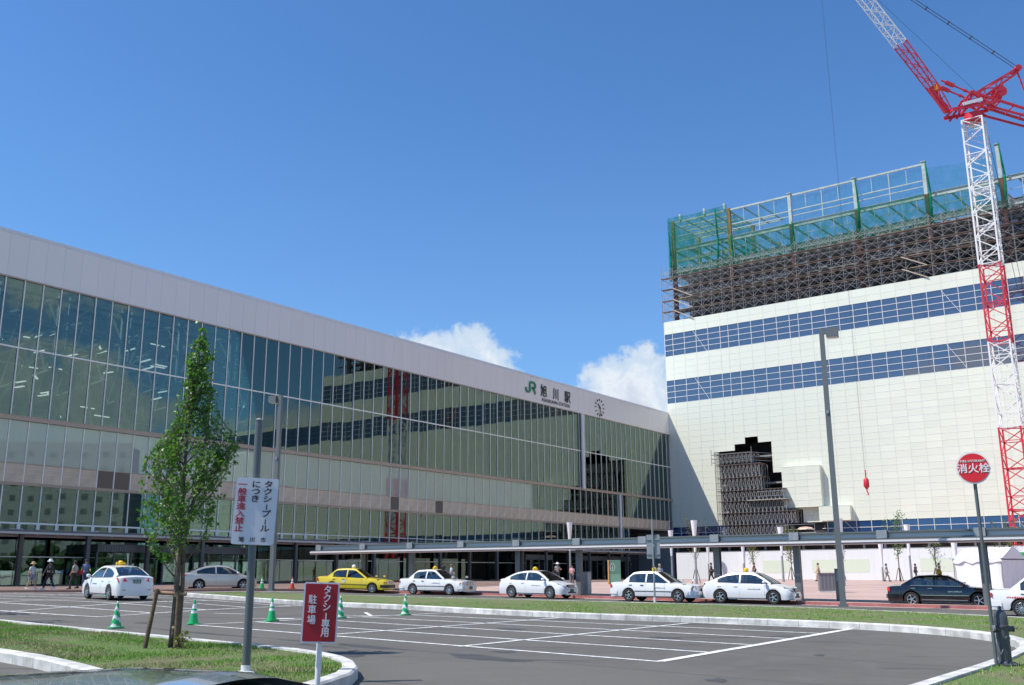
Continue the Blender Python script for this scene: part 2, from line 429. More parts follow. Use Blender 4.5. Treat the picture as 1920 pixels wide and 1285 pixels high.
def grass(name, poly, n, h, base, label, seed, wd=.008, ymin=0, ymax=200):
    rs = np.random.RandomState(seed); P = np.array(poly); lo, hi = P.min(0), P.max(0); lo[1] = max(lo[1], ymin); hi[1] = min(hi[1], ymax)
    xs = []; ys = []
    tot = 0
    while tot < n:
        x = rs.uniform(lo[0], hi[0], n); y = rs.uniform(lo[1], hi[1], n); k = in_poly(x, y, poly); xs.append(x[k]); ys.append(y[k]); tot += k.sum()
    x = np.concatenate(xs)[:n]; y = np.concatenate(ys)[:n]
    z = np.array([gz(a, b) for a, b in zip(x, y)]) + base
    pat = .65 + .5 * np.sin(x * 1.3 + np.sin(y * .9) * 2) * np.sin(y * 1.1 + 1.7 * np.sin(x * .7))
    hh = h * rs.uniform(.4, 1.25, n) * np.clip(pat, .2, 1.35); th = rs.uniform(0, 2 * np.pi, n); ln = rs.uniform(.1, .7, n) * hh; ph = rs.uniform(0, 2 * np.pi, n)
    w = wd * rs.uniform(.7, 1.4, n)
    v = np.empty((n, 3, 3)); v[:, 0] = np.stack([x - np.cos(th) * w, y - np.sin(th) * w, z - .01], 1); v[:, 1] = np.stack([x + np.cos(th) * w, y + np.sin(th) * w, z - .01], 1)
    v[:, 2] = np.stack([x + np.cos(ph) * ln, y + np.sin(ph) * ln, z + hh], 1)
    me = bpy.data.meshes.new(name); me.vertices.add(n * 3); me.loops.add(n * 3); me.polygons.add(n)
    me.vertices.foreach_set('co', v.ravel()); me.loops.foreach_set('vertex_index', np.arange(n * 3, dtype=np.int32))
    me.polygons.foreach_set('loop_start', np.arange(0, n * 3, 3, dtype=np.int32)); me.update(calc_edges=True); me.materials.append(M_blade)
    o = link(name, me); tag(o, label, 'grass', kind='stuff'); return o
isl_poly = KI + outer[::-1]
fill('island_turf', isl_poly, .15, M_soil)
grass('grass', isl_poly, 95000, .05, .15, 'mown grass covering the long traffic island before the taxis', 3, .011, 8)
ok = empty('island_road_edge', kind='structure')
Pq = resample(outer, 1.0); Iq = side(Pq, .14)
for i in range(len(Pq) - 1):
    a, b, c, d = Pq[i], Pq[i + 1], Iq[i + 1], Iq[i]
    if a[1] < 20: continue
    z = [gz(*p) for p in (a, b, c, d)]
    MB().add([(*p, zz - .1) for p, zz in zip((a, b, c, d), z)] + [(*p, zz + .165) for p, zz in zip((a, b, c, d), z)],
             [(0, 3, 2, 1), (4, 5, 6, 7), (0, 1, 5, 4), (1, 2, 6, 5), (2, 3, 7, 6), (3, 0, 4, 7)]).build('kerb_stone', M_kerb, ok)
near = [(-26, 39.6), (-20, 34.2), (-14.74, 29.42), (-11.73, 26.62), (-7.95, 23.25), (-5.5, 21.05), (-3.9, 19.6), (-3.0, 18.3), (-2.55, 17.0), (-2.36, 15.6), (-2.6, 14.2), (-2.9, 12.6), (-3.9, 12.5), (-5.2, 14.0), (-7.5, 17.0), (-9.5, 19.0), (-14, 22.8), (-20, 28), (-27, 34)]
NP_, NI_ = kerb_run('near_kerb', near, -1, .95)
fill('near_turf', NI_, .15, M_soil)
grass('near_grass', NI_, 120000, .07, .15, 'rough sunlit grass round the staked tree and the sign posts', 5, .007)
# painted bays
mk = empty('parking_markings', kind='structure')
def pline(a, b, w=.13, z=.005):
    a = Vector((*a, 0)); b = Vector((*b, 0)); n = max(1, int((b - a).length / 1.5)); t = (b - a).normalized(); s = Vector((-t.y, t.x, 0)) * w / 2
    mb = MB(); vs = []
    for k in range(n + 1):
        p = a.lerp(b, k / n)
        for q in (p - s, p + s): vs.append((q.x, q.y, gz(q.x, q.y) + z))
    mb.add(vs, [(2 * k, 2 * k + 1, 2 * k + 3, 2 * k + 2) for k in range(n)]); return mb.build('marking_line', M_paint, mk)
def lp(a, b, t): return (a[0] + (b[0] - a[0]) * t, a[1] + (b[1] - a[1]) * t)
Rb, Rt, Lb, Lt = (2.75, 19.45), (9.76, 29.75), (-9.45, 30.34), (-2.45, 38.7)
for k in range(6): pline(lp(Rb, Rt, k / 5), lp(Lb, Lt, k / 5), z=.005)
for a, b in ((Rb, Rt), ((-1.2, 22.75), (5.54, 32.4)), ((-4.75, 26.3), (1.55, 35.2)), (Lb, Lt)): pline(a, b, .13 if a != Rb else .2, z=.009)
AR, AT = (-14.02, 34.59), (-8.37, 46.2)
for k in range(6):
    a = lp(AR, AT, k / 5); pline(a, (a[0] - .86 * 26, a[1] + .52 * 26 * 1.0), z=.005)
pline(AR, AT, .13, .009)
for j in (1, 2, 3, 4): pline((AR[0] - .86 * 5 * j, AR[1] + .52 * 5 * j), (AT[0] - .86 * 5 * j, AT[1] + .52 * 5 * j), z=.009)
for a, b in (((-8.7, 33.9), (-6.6, 34.3)), ((-6.9, 34.9), (-5.6, 35.1)), ((-7.6, 37.2), (-5.0, 36.0)), ((-5.0, 36.0), (-5.6, 38.6)), ((-3.6, 37.0), (-5.0, 36.0)), ((-10.9, 37.2), (-9.6, 36.8))): pline(a, b, .14, .007)
pline((-7.75, 33.7), (-7.3, 33.95), .4, .011)
pline((-19, 53.6), (-30, 50.5), .13, .007)

M_shadow = mat('asphalt_shadow', (.060, .060, .060), .75, var=.2, scale=2)  # dark sheets on the asphalt that stand in for cast shadows
sp_ = empty('painted_shadows', kind='structure')
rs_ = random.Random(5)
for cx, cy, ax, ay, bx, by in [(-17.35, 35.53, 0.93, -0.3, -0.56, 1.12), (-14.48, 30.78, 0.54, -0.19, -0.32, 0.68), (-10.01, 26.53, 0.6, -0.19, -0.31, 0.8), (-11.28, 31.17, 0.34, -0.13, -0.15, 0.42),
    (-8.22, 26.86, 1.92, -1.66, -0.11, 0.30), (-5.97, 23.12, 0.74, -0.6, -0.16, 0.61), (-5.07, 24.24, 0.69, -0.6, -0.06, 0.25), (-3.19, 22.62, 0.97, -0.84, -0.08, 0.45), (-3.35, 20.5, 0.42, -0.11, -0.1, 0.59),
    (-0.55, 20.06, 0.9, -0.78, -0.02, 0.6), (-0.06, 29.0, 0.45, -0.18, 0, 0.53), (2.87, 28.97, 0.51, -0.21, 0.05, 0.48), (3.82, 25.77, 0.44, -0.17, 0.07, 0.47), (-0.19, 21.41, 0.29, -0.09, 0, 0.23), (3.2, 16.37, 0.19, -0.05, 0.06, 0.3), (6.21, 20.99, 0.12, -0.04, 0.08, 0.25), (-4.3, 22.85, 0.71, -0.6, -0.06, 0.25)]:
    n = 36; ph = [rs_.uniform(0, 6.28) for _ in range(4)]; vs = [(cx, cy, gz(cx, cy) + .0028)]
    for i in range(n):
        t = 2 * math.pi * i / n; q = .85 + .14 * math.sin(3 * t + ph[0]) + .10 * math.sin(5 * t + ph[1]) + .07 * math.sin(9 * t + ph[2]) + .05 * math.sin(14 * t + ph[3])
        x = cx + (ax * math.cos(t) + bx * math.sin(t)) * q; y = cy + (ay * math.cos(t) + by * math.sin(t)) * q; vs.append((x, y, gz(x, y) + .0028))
    MB().add(vs, [(0, i + 1, (i + 1) % n + 1) for i in range(n)]).build('shadow_patch', M_shadow, sp_)
# ================================================================== STATION
M_fascia = mat('fascia_panel', (.84, .80, .775), .34, metal=0, rnd=.03, spec=.9)
M_cap = mat('roof_cap', (.82, .80, .79), .4, rnd=.04)
M_mull = mat('mullion_aluminium', (.95, .93, .86), .35, metal=0)
M_trans = mat('transom_bronze', (.50, .40, .32), .5, metal=.2)
M_band = mat('timber_band', (.74, .60, .45), .6, var=.12, scale=1.2, rnd=.10, coord='Generated')
M_vent = mat('vent_grille', (.34, .27, .21), .6)
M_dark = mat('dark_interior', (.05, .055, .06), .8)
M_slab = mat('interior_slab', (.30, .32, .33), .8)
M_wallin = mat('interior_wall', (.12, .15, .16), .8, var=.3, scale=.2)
M_colin = mat('interior_column', (.66, .74, .78), .5)
M_truss = mat('roof_truss', (.62, .68, .68), .5)
M_blind = mat('roller_blind', (.82, .86, .82), .8, rnd=.12)
M_steel = mat('dark_steel', (.11, .115, .125), .5, metal=.3)
M_steelb = mat('brown_steel', (.10, .078, .07), .55)
M_gal = mat('galvanised', (.34, .36, .37), .5, metal=.5, var=.1, scale=3)
M_grey = mat('grey_paint', (.155, .17, .175), .45, metal=.15)
M_white = mat('white_paint', (.78, .78, .78), .5)
M_lamp = bpy.data.materials.new('ceiling_light'); M_lamp.use_nodes = True
_b = M_lamp.node_tree.nodes['Principled BSDF']; _b.inputs['Base Color'].default_value = (.8, .8, .8, 1)
_b.inputs['Emission Color'].default_value = (1, .98, .92, 1); _b.inputs['Emission Strength'].default_value = 1.6
M_mull.node_tree.nodes['Principled BSDF'].inputs['Specular IOR Level'].default_value = .9
M_glass = glass('station_glass', (.47, .54, .54), (.68, .87, .76), .09, wav=.02, wscale=.7, fk=1.2)
M_glassmid = glass('station_glass_middle', (.9, .95, .92), (.72, .86, .72), .075, body=(.70, .76, .68), bodymix=.5, wav=.03, wscale=.9, fk=1.2)
M_glassup = glass('station_glass_lower', (.55, .66, .64), (.68, .87, .74), .09, wav=.03, wscale=.9, fk=1.3)

st = empty('station_building', P0, A1_, 'long glass fronted railway station with a plain grey fascia along its roof', 'station')
PIT = 1.5036; K0, K1 = -8, 72
sk = lambda k: -.6 + PIT * k
L0, L1 = sk(K0), 109.08
# fascia panels and cap strip
pm = MB().box(.006, PIT - .006, -.05, .05, 24.42, 27.80).mesh('fascia_panel', M_fascia)
cm = MB().add([(.01, -.06, 27.815), (2 * PIT - .01, -.06, 27.815), (2 * PIT - .01, -.0, 28.1), (.01, -.0, 28.1), (.01, .6, 27.815), (2 * PIT - .01, .6, 27.815), (2 * PIT - .01, .6, 28.1), (.01, .6, 28.1)],
              [(0, 1, 2, 3), (3, 2, 6, 7), (0, 4, 5, 1), (1, 5, 6, 2), (4, 0, 3, 7), (5, 4, 7, 6)]).mesh('roof_cap', M_cap)
for k in range(K0, K1 + 1):
    o = link('fascia_panel', pm, st, (sk(k), -.0, 0))
    if k == K1: o.scale = ((L1 - sk(k)) / PIT, 1, 1)
    if (k - K0) % 2 == 0: link('roof_cap', cm, st, (sk(k), 0, 0))
mb = MB(); mb.box(L0, L1, .02, .06, 24.3, 28.05); mb.build('fascia_backing', M_dark, st)
for a, b in ((.5, 3), (5.5, 9.5), (12, 16), (18.5, 22.5), (25, 42)): MB().box(L0, L1, a, b, 27.6, 28.0).build('roof', M_cap, st)
for a, b in ((3, 5.5), (9.5, 12), (16, 18.5), (22.5, 25)): MB().box(L0, 92, a, b, 27.8, 27.84).build('roof_light', glass('roof_light_glass', (.8, .85, .85), (1, 1, 1), .1) if a == 3 else bpy.data.materials['roof_light_glass'], st)
MB().box(L0, L1, -.12, .3, 24.30, 24.415).build('fascia_soffit', M_trans, st)
# mullions
def mullions(z0, z1, ks, w=.075, d=.11, name='mullion', m=M_mull, y=-.07):
    me = MB().box(-w / 2, w / 2, y, y + d, z0, z1).mesh(name, m)
    for k in ks: link(name, me, st, (sk(k), 0, 0))
ks = list(range(K0, K1 + 1))
mullions(13.75, 24.30, ks); mullions(5.3, 13.45, [k for k in ks if sk(k) < 94.5])
mullions(8.92, 13.45, [k for k in ks if sk(k) > 94.5])
# transoms
for z0, z1, y0, m in ((18.93, 19.05, -.05, M_mull), (13.45, 13.52, -.2, M_trans), (13.52, 13.75, -.17, M_trans), (13.75, 13.80, -.2, M_trans), (10.2, 10.27, -.06, M_trans), (8.72, 8.82, -.14, M_trans), (8.6, 8.72, -.10, M_trans)):
    MB().box(L0, L1, y0, .08, z0, z1).build('transom', m, st)
for z0, z1, y0, m in ((5.80, 5.87, -.05, M_mull), (5.24, 5.32, -.1, M_mull), (3.32, 3.40, -.05, M_mull)):
    MB().box(L0, 94.6, y0, .05, z0, z1).build('transom', m, st)
# doubled frames of the low hopper windows
hf = MB(); hf.box(.04, .13, -.10, -.02, 5.32, 5.80); hf.box(PIT - .13, PIT - .04, -.10, -.02, 5.32, 5.80); hf.box(.13, PIT - .13, -.10, -.02, 5.74, 5.83)
hme = hf.mesh('hopper_frame', M_mull)
for k in range(K0, 22): link('hopper_frame', hme, st, (sk(k), 0, 0))
# glazing
rows = [(19.06, 24.30, M_glass), (13.81, 18.92, M_glass), (10.28, 13.44, M_glassmid), (5.88, 8.59, M_glassup), (3.41, 5.23, M_glassup), (1.3, 3.31, M_glassup)]
far_mb = MB(); cnt = 0
for r, (z0, z1, m) in enumerate(rows):
    me = MB().box(.03, PIT - .03, 0, .02, z0, z1).mesh('glass_pane', m)
    for k in range(K0, K1):
        if r >= 3 and sk(k) > 94: continue
        if k >= -2 and k < 46:
            o = link('glass_pane', me, st, (sk(k), 0, 0)); cnt += 1
            a = R.uniform(-1, 1) * .0022; b = R.uniform(-1, 1) * .0016
            o.rotation_euler = (b, 0, a); o.location.y = -math.sin(b) * 0
        else: far_mb.box(sk(k) + .03, sk(k) + PIT - .03, 0, .02, z0, z1)
far_mb.build('glazing', M_glass, st, stuff=True)
# hopper panes joined, one strip of small panes
hp = MB()
for k in range(K0, 62): hp.box(sk(k) + .1, sk(k) + PIT - .1, 0, .02, 5.33, 5.79)
hp.build('hopper_panes', M_glassup, st, stuff=True)
# timber coloured band: every panel with its horizontal grooves
bp = MB()
for i in range(7): bp.box(.04, PIT - .04, -.02 - (i % 2) * .004, .05, 8.83 + i * .196, 8.83 + i * .196 + .188)
bme = bp.mesh('band_panel', M_band)
vp = MB().box(.04, PIT - .04, .02, .05, 8.83, 10.2)
for i in range(18): vp.box(.06 + i * .078, .09 + i * .078, -.03, .02, 8.85, 10.18)
vme = vp.mesh('vent_grille', M_vent)
for k in range(K0, K1):
    link('vent_grille' if k in (5, 6, 28, 33) else 'band_panel', vme if k in (5, 6, 28, 33) else bme, st, (sk(k), 0, 0))
# round down pipes
MB().tube((81.1, -.28, 13.6), (81.1, -.28, 24.35), .26, n=14).build('down_pipe', M_fascia, st, smooth=True, angle=.6)
MB().tube((91.5, -.22, 1.3), (91.5, -.22, 13.5), .2, n=14).build('down_pipe', M_fascia, st, smooth=True, angle=.6)
# dark vehicle opening at the far end
MB().box(94.6, 108, 6, 6.2, 1, 8.7).box(94.5, 108.1, 0, 6, 8.5, 8.7).box(94.5, 94.62, .02, 6, 1.2, 8.7).build('service_opening', M_dark, st)
MB().box(L1 - .1, L1 + .05, 0.07, 42, .8, 27.6).build('end_wall', M_slab, st)
MB().box(L0 - .1, L0, 0, 42, .8, 27.6).build('end_wall', M_slab, st)
# interior
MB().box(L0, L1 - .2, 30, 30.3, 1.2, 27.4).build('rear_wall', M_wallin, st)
MB().box(L0, L1 - .2, .3, 30, 13.15, 13.55).build('upper_floor', M_slab, st)
MB().box(L0, 94.4, .3, 30, 8.9, 10.1).build('middle_floor', M_slab, st)
MB().box(L0, 94.4, .3, 30, 5.0, 5.25).build('lower_floor', M_slab, st)
MB().box(L0, 94.4, .1, 30, 1.1, 1.3).build('ground_slab', M_pave2, st)
ci = MB().tube((0, 1.6, 13.55), (0, 1.6, 24.4), .26, n=12); ci.tube((.9, 1.9, 13.55), (.9, 1.9, 24.4), .10, n=8)
cime = ci.mesh('interior_column', M_colin, True)
for i in range(-2, 20): link('interior_column', cime, st, (3.4 + 5.75 * i, 0, 0))
ci = MB().box(-.22, .22, .9, 1.3, 1.3, 8.9); cime = ci.mesh('interior_column', M_steelb)
for i in range(-2, 17): link('interior_column', cime, st, (3.4 + 5.75 * i, 0, 0))
tr = MB()
for i in range(-2, 20):
    s = 3.4 + 5.75 * i
    for yy in (1.6, 9, 17):
        tr.beam((s, yy, 23.9), (s + 5.75, yy, 23.9), .22); tr.beam((s, yy, 21.4), (s + 5.75, yy, 21.4), .16)
        tr.beam((s, yy, 21.4), (s + 2.87, yy, 23.9), .12); tr.beam((s + 2.87, yy, 23.9), (s + 5.75, yy, 21.4), .12)
    for a in range(0, 28, 4):
        tr.beam((s, 1.6 + a, 24.2), (s, 5.6 + a, 24.2), .22); tr.beam((s, 1.6 + a, 21.4 - .08 * a), (s, 5.6 + a, 21.4 - .08 * (a + 4)), .18)
        tr.beam((s, 1.6 + a, 21.4 - .08 * a), (s, 3.6 + a, 24.2), .12); tr.beam((s, 3.6 + a, 24.2), (s, 5.6 + a, 21.1 - .08 * a), .12)
    tr.beam((s, 14, 13.6), (s + 3.5, 11, 22), .2); tr.beam((s, 14, 13.6), (s - 3.5, 11, 22), .2)
tr.build('roof_truss', M_truss, st)
MB().box(92, L1, 1, 26, 27.5, 27.59).build('roof', M_cap, st)
lt = MB().box(-.75, .75, -.09, .09, -.04, .04).mesh('ceiling_light', M_lamp)
for i in range(110):
    s = R.choice([4, 6, 8, 9.5, 14, 17, 25, 33, 38, 42, 47, 51, 55, 60, 64, 68, 73, 78, 83, 88, 97]) + R.uniform(-2.2, 2.2)
    link('ceiling_light', lt, st, (s, R.uniform(4, 20), R.choice([20.8, 21.1, 18.5, 16.8, 23.3])), (0, R.uniform(-.05, .05), R.choice([0, 1.57, 1.57, .9])))
hr = MB()
for s in range(-12, 108, 2): hr.beam((s, .8, 13.55), (s, .8, 14.6), .05)
hr.beam((-12, .8, 14.6), (106, .8, 14.6), .07); hr.beam((-12, .8, 14.1), (106, .8, 14.1), .04); hr.build('handrail', M_truss, st)
bl = MB().box(.05, PIT - .05, .28, .3, 10.15, 13.4).mesh('roller_blind', M_blind)
for k in range(K0, 52):
    o = link('roller_blind', bl, st, (sk(k), 0, 0))
rb = MB()
for k in range(K0, 60): rb.box(sk(k) + .05, sk(k) + PIT - .05, .5, .52, 8.15, 8.3)
rb.build('inner_rail', mat('warm_rail', (.45, .32, .2), .6), st)
cu = MB().box(.1, PIT - .5, .42, .44, 5.3, 8.6).mesh('curtain', mat('curtain', (.22, .26, .27), .85, rnd=.7))
for k in range(K0, 40):
    if R.random() < .6: link('curtain', cu, st, (sk(k) + R.uniform(-.1, .4), R.uniform(0, .3), 0))

# letters and clock on the fascia
M_green = mat('sign_green', (.02, .26, .13), .45); M_black = mat('sign_black', (.018, .018, .022), .4)
rx = (math.pi / 2, 0, 0)
sg = empty('station_sign', at_s(73, .1), A1_, 'green and black raised station name lettering on the grey fascia', 'sign')
lg = MB()   # emblem: J and R joined by their strokes
def stroke(mb, pts, w, y=0, d=.10):
    P = [Vector(p) for p in pts]; L = []; Rr = []
    for i, p in enumerate(P):
        a = P[max(0, i - 1)]; b = P[min(len(P) - 1, i + 1)]; t = (b - a).normalized(); nn = Vector((-t.y, t.x)) * w / 2
        if 0 < i < len(P) - 1:
            t1 = (P[i] - P[i - 1]).normalized(); c = max(.5, abs(nn.normalized().dot(Vector((-t1.y, t1.x))))); nn = nn / c
        L.append(p + nn); Rr.append(p - nn)
    for i in range(len(P) - 1):
        q = [L[i], L[i + 1], Rr[i + 1], Rr[i]]
        mb.add([(a.x, y - d, a.y) for a in q] + [(a.x, y, a.y) for a in q], [(0, 1, 2, 3), (7, 6, 5, 4), (0, 4, 5, 1), (1, 5, 6, 2), (2, 6, 7, 3), (3, 7, 4, 0)])
stroke(lg, [(-5.65, 26.15), (-5.65, 25.85), (-5.45, 25.62), (-4.95, 25.62), (-4.75, 25.85), (-4.75, 26.84), (-4.55, 26.98), (-3.75, 26.98), (-3.5, 26.75), (-3.5, 26.45), (-3.7, 26.24), (-4.25, 26.24)], .28)
stroke(lg, [(-4.25, 26.24), (-3.85, 26.1), (-3.45, 25.5)], .30)
lg.build('logo', M_green, sg)
for ch, x in (('旭', -1.4), ('川', 1.6), ('駅', 4.6)):
    text(ch, 1.75, sg, (x, -.02, 26.12), rx, M_black, 'character', .02, .02, sx=.88)
text('ASAHIKAWA STATION', .70, sg, (1.6, -.02, 24.98), rx, M_black, 'lettering', .012, .0, sx=.90, spacing=1.12)
ck = empty('clock', at_s(86.4, .12, 25.9), A1_, 'round clock made of twelve loose dark bars on the fascia', 'clock')
for i in range(12):
    a = rad(30 * i); p = Vector((math.sin(a), 0, math.cos(a)))
    mb = MB().beam(p * 1.02, p * 1.32, .11, .1, up=(0, 1, 0)); mb.build('hour_mark', M_black, ck)
for a, l, w in ((rad(314), .72, .17), (rad(168), 1.22, .12)):
    p = Vector((math.sin(a), -.08, math.cos(a))); p2 = Vector((math.sin(a) * l, -.08, math.cos(a) * l))
    MB().beam(Vector((-math.sin(a) * .2, -.08, -math.cos(a) * .2)), p2, w, .05, up=(0, 1, 0)).build('clock_hand', M_black, ck)
MB().lathe([(.12, -.12), (.12, 0)], 12, axis='y').build('hub', M_black, ck)

# low glazed canopy fixed along the ground floor
cn = empty('station_canopy', P0, A1_, 'flat dark canopy with pale edge along the ground floor of the station', 'canopy')
MB().box(L0, 93.8, -3.0, -.02, 5.02, 5.10).build('roof_sheet', mat('canopy_glass', (.13, .15, .16), .35), cn)
MB().box(L0, 93.8, -3.1, -2.96, 4.90, 5.06).build('edge_trim', mat('edge_trim', (.60, .58, .55), .5), cn)
MB().box(L0, 93.8, -2.95, -2.8, 5.1, 5.22).build('gutter', M_grey, cn)
MB().box(L0, 93.8, -2.7, -2.45, 4.70, 4.98).build('front_beam', mat('pink_beam', (.36, .27, .25), .6), cn)
rf = MB().box(-.05, .05, -2.9, -.1, 4.86, 5.0).mesh('rafter', M_fascia)
for k in range(K0, 62): link('rafter', rf, cn, (sk(k), 0, 0))
cl = MB().box(-.15, .15, -2.95, -2.65, 1.0, 4.95)
clm, clm2 = cl.mesh('post', M_steel), cl.mesh('post', M_steelb)
for i in range(-2, 18): link('post', clm if i % 2 else clm2, cn, (-.26 + 5.22 * i, 0, 0))
gm = MB().box(-.4, .4, -2.6, -2.2, 5.24, 5.3).mesh('floodlight', M_white)
for k in range(0, 60, 4): link('floodlight', gm, cn, (sk(k) + .4, .5, 0))
# entrance vestibules at ground level
def vestibule(s0, s1, label):
    v = empty('entrance_porch', at_s(s0, 0), A1_, label, 'entrance'); w = s1 - s0
    MB().box(0, w, -2.2, .0, 3.75, 4.35).build('header', M_steel, v)
    for i in range(10): MB().box(.3 + i * .22, .42 + i * .22, -2.24, -2.2, 3.8, 4.2).build('slat', M_grey, v)
    n = max(2, round(w / 1.5))
    for i in range(n + 1): MB().box(w * i / n - .07, w * i / n + .07, -2.2, -2.05, 1.3, 3.75).build('post', M_steel, v)
    for i in range(n):
        if i == n // 3: continue
        MB().box(w * i / n + .08, w * (i + 1) / n - .08, -2.14, -2.12, 1.35, 3.7).build('door_pane', M_glassup, v)
    return v
vestibule(6.2, 21.0, 'wide dark glass entrance porch behind the white taxi with a rear plate')
vestibule(64, 70, 'dark entrance porch behind the pair of people by the white taxi')
vestibule(76.5, 90.5, 'dark open entrance beside the green information board')
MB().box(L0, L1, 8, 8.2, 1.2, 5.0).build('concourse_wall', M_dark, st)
# ================================================================== HIGH BUILDING UNDER CONSTRUCTION
M_clad = mat('cream_cladding', (.765, .795, .68), .55, rnd=.07, spec=.35)
M_joint = mat('white_joint', (.80, .80, .78), .5)
M_side = mat('cladding_side', (.52, .53, .46), .7)
M_frame = mat('window_frame_white', (.70, .70, .70), .5)
M_blue = glass('blue_glass', (.02, .04, .10), (.88, .86, .86), .20, body=(.03, .045, .09), bodymix=1.0, fk=.7, wav=.03, wscale=.35, rough=.02)
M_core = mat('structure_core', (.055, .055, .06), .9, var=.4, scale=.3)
M_concrete = mat('deck_concrete', (.28, .28, .27), .85, var=.2, scale=.8)
M_bluelow = glass('deep_blue_glass', (.02, .04, .10), (.60, .70, .85), .12, body=(.015, .05, .16), bodymix=1.0, fk=.35, wav=.03, wscale=.35)
bd = empty('high_rise_building', PB, A2_, 'cream clad high building with blue window bands and an unfinished top', 'building')
pat = [0.0, 1.5, 3.65, 5.8, 7.95, 10.1, 11.52, 13.3, 15.45, 17.6, 19.75, 21.85, 23.27, 25.4, 27.55, 29.65]
while pat[-1] < 79: pat.append(pat[-1] + 2.135)
S1 = pat[-1]
low = [S1]
while low[-1] < 128: low.append(low[-1] + 2.135)
S2 = low[-1]
rowsC = [(42.46, 43.5), (41.42, 42.46)] + [(33.46 + 1.03 * i, 33.46 + 1.03 * (i + 1)) for i in range(4)][::-1] + [(9.28 + .965 * i, 9.28 + .965 * (i + 1)) for i in range(21)][::-1]
rowsB = [(37.58 + .96 * i, 37.58 + .96 * (i + 1)) for i in range(4)][::-1] + [(29.54 + .98 * i, 29.54 + .98 * (i + 1)) for i in range(4)][::-1] + [(7.36 + .96 * i, 7.36 + .96 * (i + 1)) for i in range(2)][::-1]
def hole(s, z):   # the unfinished stepped opening
    for a, b, t in ((8.9, 11.55, 20.9), (11.55, 13.28, 21.4), (13.28, 15.4, 22.4), (15.4, 17.5, 21.4), (17.5, 19.2, 17.3), (19.2, 22.3, 11.4), (22.3, 24.6, 9.4)):
        if a - .1 < s < b and z < t: return True
    return False
meshes = {}
def pane_obj(name, w, h, m, parent, s, z, y=0, t=.05, g=.007):
    key = (name, round(w, 3), round(h, 3))
    if key not in meshes: meshes[key] = MB().box(g, w - g, 0, t, g, h - g).mesh(name, m)
    return link(name, meshes[key], parent, (s, y, z))
cells = []
for i in range(len(pat) - 1):
    for z0, z1 in rowsC:
        if hole((pat[i] + pat[i + 1]) / 2, (z0 + z1) / 2): continue
        cells.append((pat[i], pat[i + 1] - pat[i], z0, z1 - z0))
vis = [c for c in cells if c[0] < 54]
vis.sort(key=lambda c: -(c[1] * c[3]) / (163 - .6 * c[0]) ** 2)
big = set(id(c) for c in vis[:296])
sb = MB()
for c in cells:
    if id(c) in big: pane_obj('cladding_panel', c[1], c[3], M_clad, bd, c[0], c[2])
    else: sb.box(c[0] + .007, c[0] + c[1] - .007, 0, .05, c[2] + .007, c[2] + c[3] - .007)
sb.build('cladding', M_clad, bd, stuff=True)
tr = MB()
for z in sorted({round(z0, 2) for z0, _ in rowsC}):
    if z < 23: tr.box(0, 8.9, -.016, 0, z - .018, z + .02); tr.box(24.7 if z > 10 else 24.7, S1, -.016, 0, z - .018, z + .02)
    else: tr.box(0, S1, -.016, 0, z - .018, z + .02)
tr.build('joint_trim', M_joint, bd)
MB().box(.05, 8.7, .055, .09, 9.3, 29.5).box(.05, 8.7, .055, .09, 33.5, 37.5).box(.05, 8.7, .055, .09, 41.5, 43.4).box(24.8, S1, .055, .09, 9.3, 29.5).box(24.8, S1, .055, .09, 33.5, 37.5).box(24.8, S1, .055, .09, 41.5, 43.4).box(8.7, 24.8, .055, .09, 22.8, 29.5).box(8.7, 24.8, .055, .09, 33.5, 37.5).box(8.7, 24.8, .055, .09, 41.5, 43.4).build('backing_board', M_side, bd, stuff=True)
vt = MB()
for s in pat:
    for a, b in ((41.42, 43.5), (33.46, 37.58), (22.5 if 8 < s < 25 else 9.28, 29.54)): vt.box(s - .012, s + .012, -.014, .02, a, b)
vt.build('vertical_joint', M_side, bd)
# blue window bands
nb = 0; sb = MB()
for i in range(len(pat) - 1):
    for z0, z1 in rowsB:
        s = pat[i]; w = pat[i + 1] - s
        if z0 < 10 and 8.8 < s + .5 < 24.7: continue
        if s < 54 and nb < 290:
            nb += 1; o = pane_obj('window_pane' if z0 > 10 else 'low_window_pane', w - .08, z1 - z0 - .07, M_blue if z0 > 10 else M_bluelow, bd, s + .04, z0 + .035, .06, .03, 0)
            o.rotation_euler = (R.uniform(-1, 1) * .004, 0, R.uniform(-1, 1) * .004)
        else:
            sb.cur = 0 if z0 > 10 else 1; sb.box(s + .04, s + w - .04, .06, .09, z0 + .035, z1 - .035)
sb.build('window_panes', [M_blue, M_bluelow], bd, stuff=True)
fr = MB()
for z0, z1 in rowsB:
    if z0 < 10: fr.box(0, 8.9, 0, .12, z0 - .04, z0 + .04); fr.box(24.6, S1, 0, .12, z0 - .04, z0 + .04)
    else: fr.box(0, S1, 0, .12, z0 - .04, z0 + .04)
for s in pat:
    for a, b in ((37.58, 41.42), (29.54, 33.46), (7.36, 9.28)):
        if a < 10 and 9.5 < s < 24.5: continue
        fr.box(s - .04, s + .04, -.004, .116, a, b)
fr.build('window_frame', M_frame, bd)
dg = MB()
for s, z in ((5.8, 37.6), (5.8, 29.6), (45, 37.6), (45, 29.6)): dg.beam((s + 1.8, .055, z), (s - 1.5 + .9, .055, z + 3.8), .06, .01, up=(0, 1, 0))
for s in (6, 28, 50): dg.beam((s + 1.8, .055, 7.4), (s, .055, 9.2), .05, .01, up=(0, 1, 0))
dg.build('brace', M_frame, bd)
bk = MB().box(.05, 8.7, .14, .4, 7.3, 43.4).box(24.8, S1, .14, .4, 7.3, 43.4).box(8.7, 24.8, .14, .4, 22.8, 43.4)
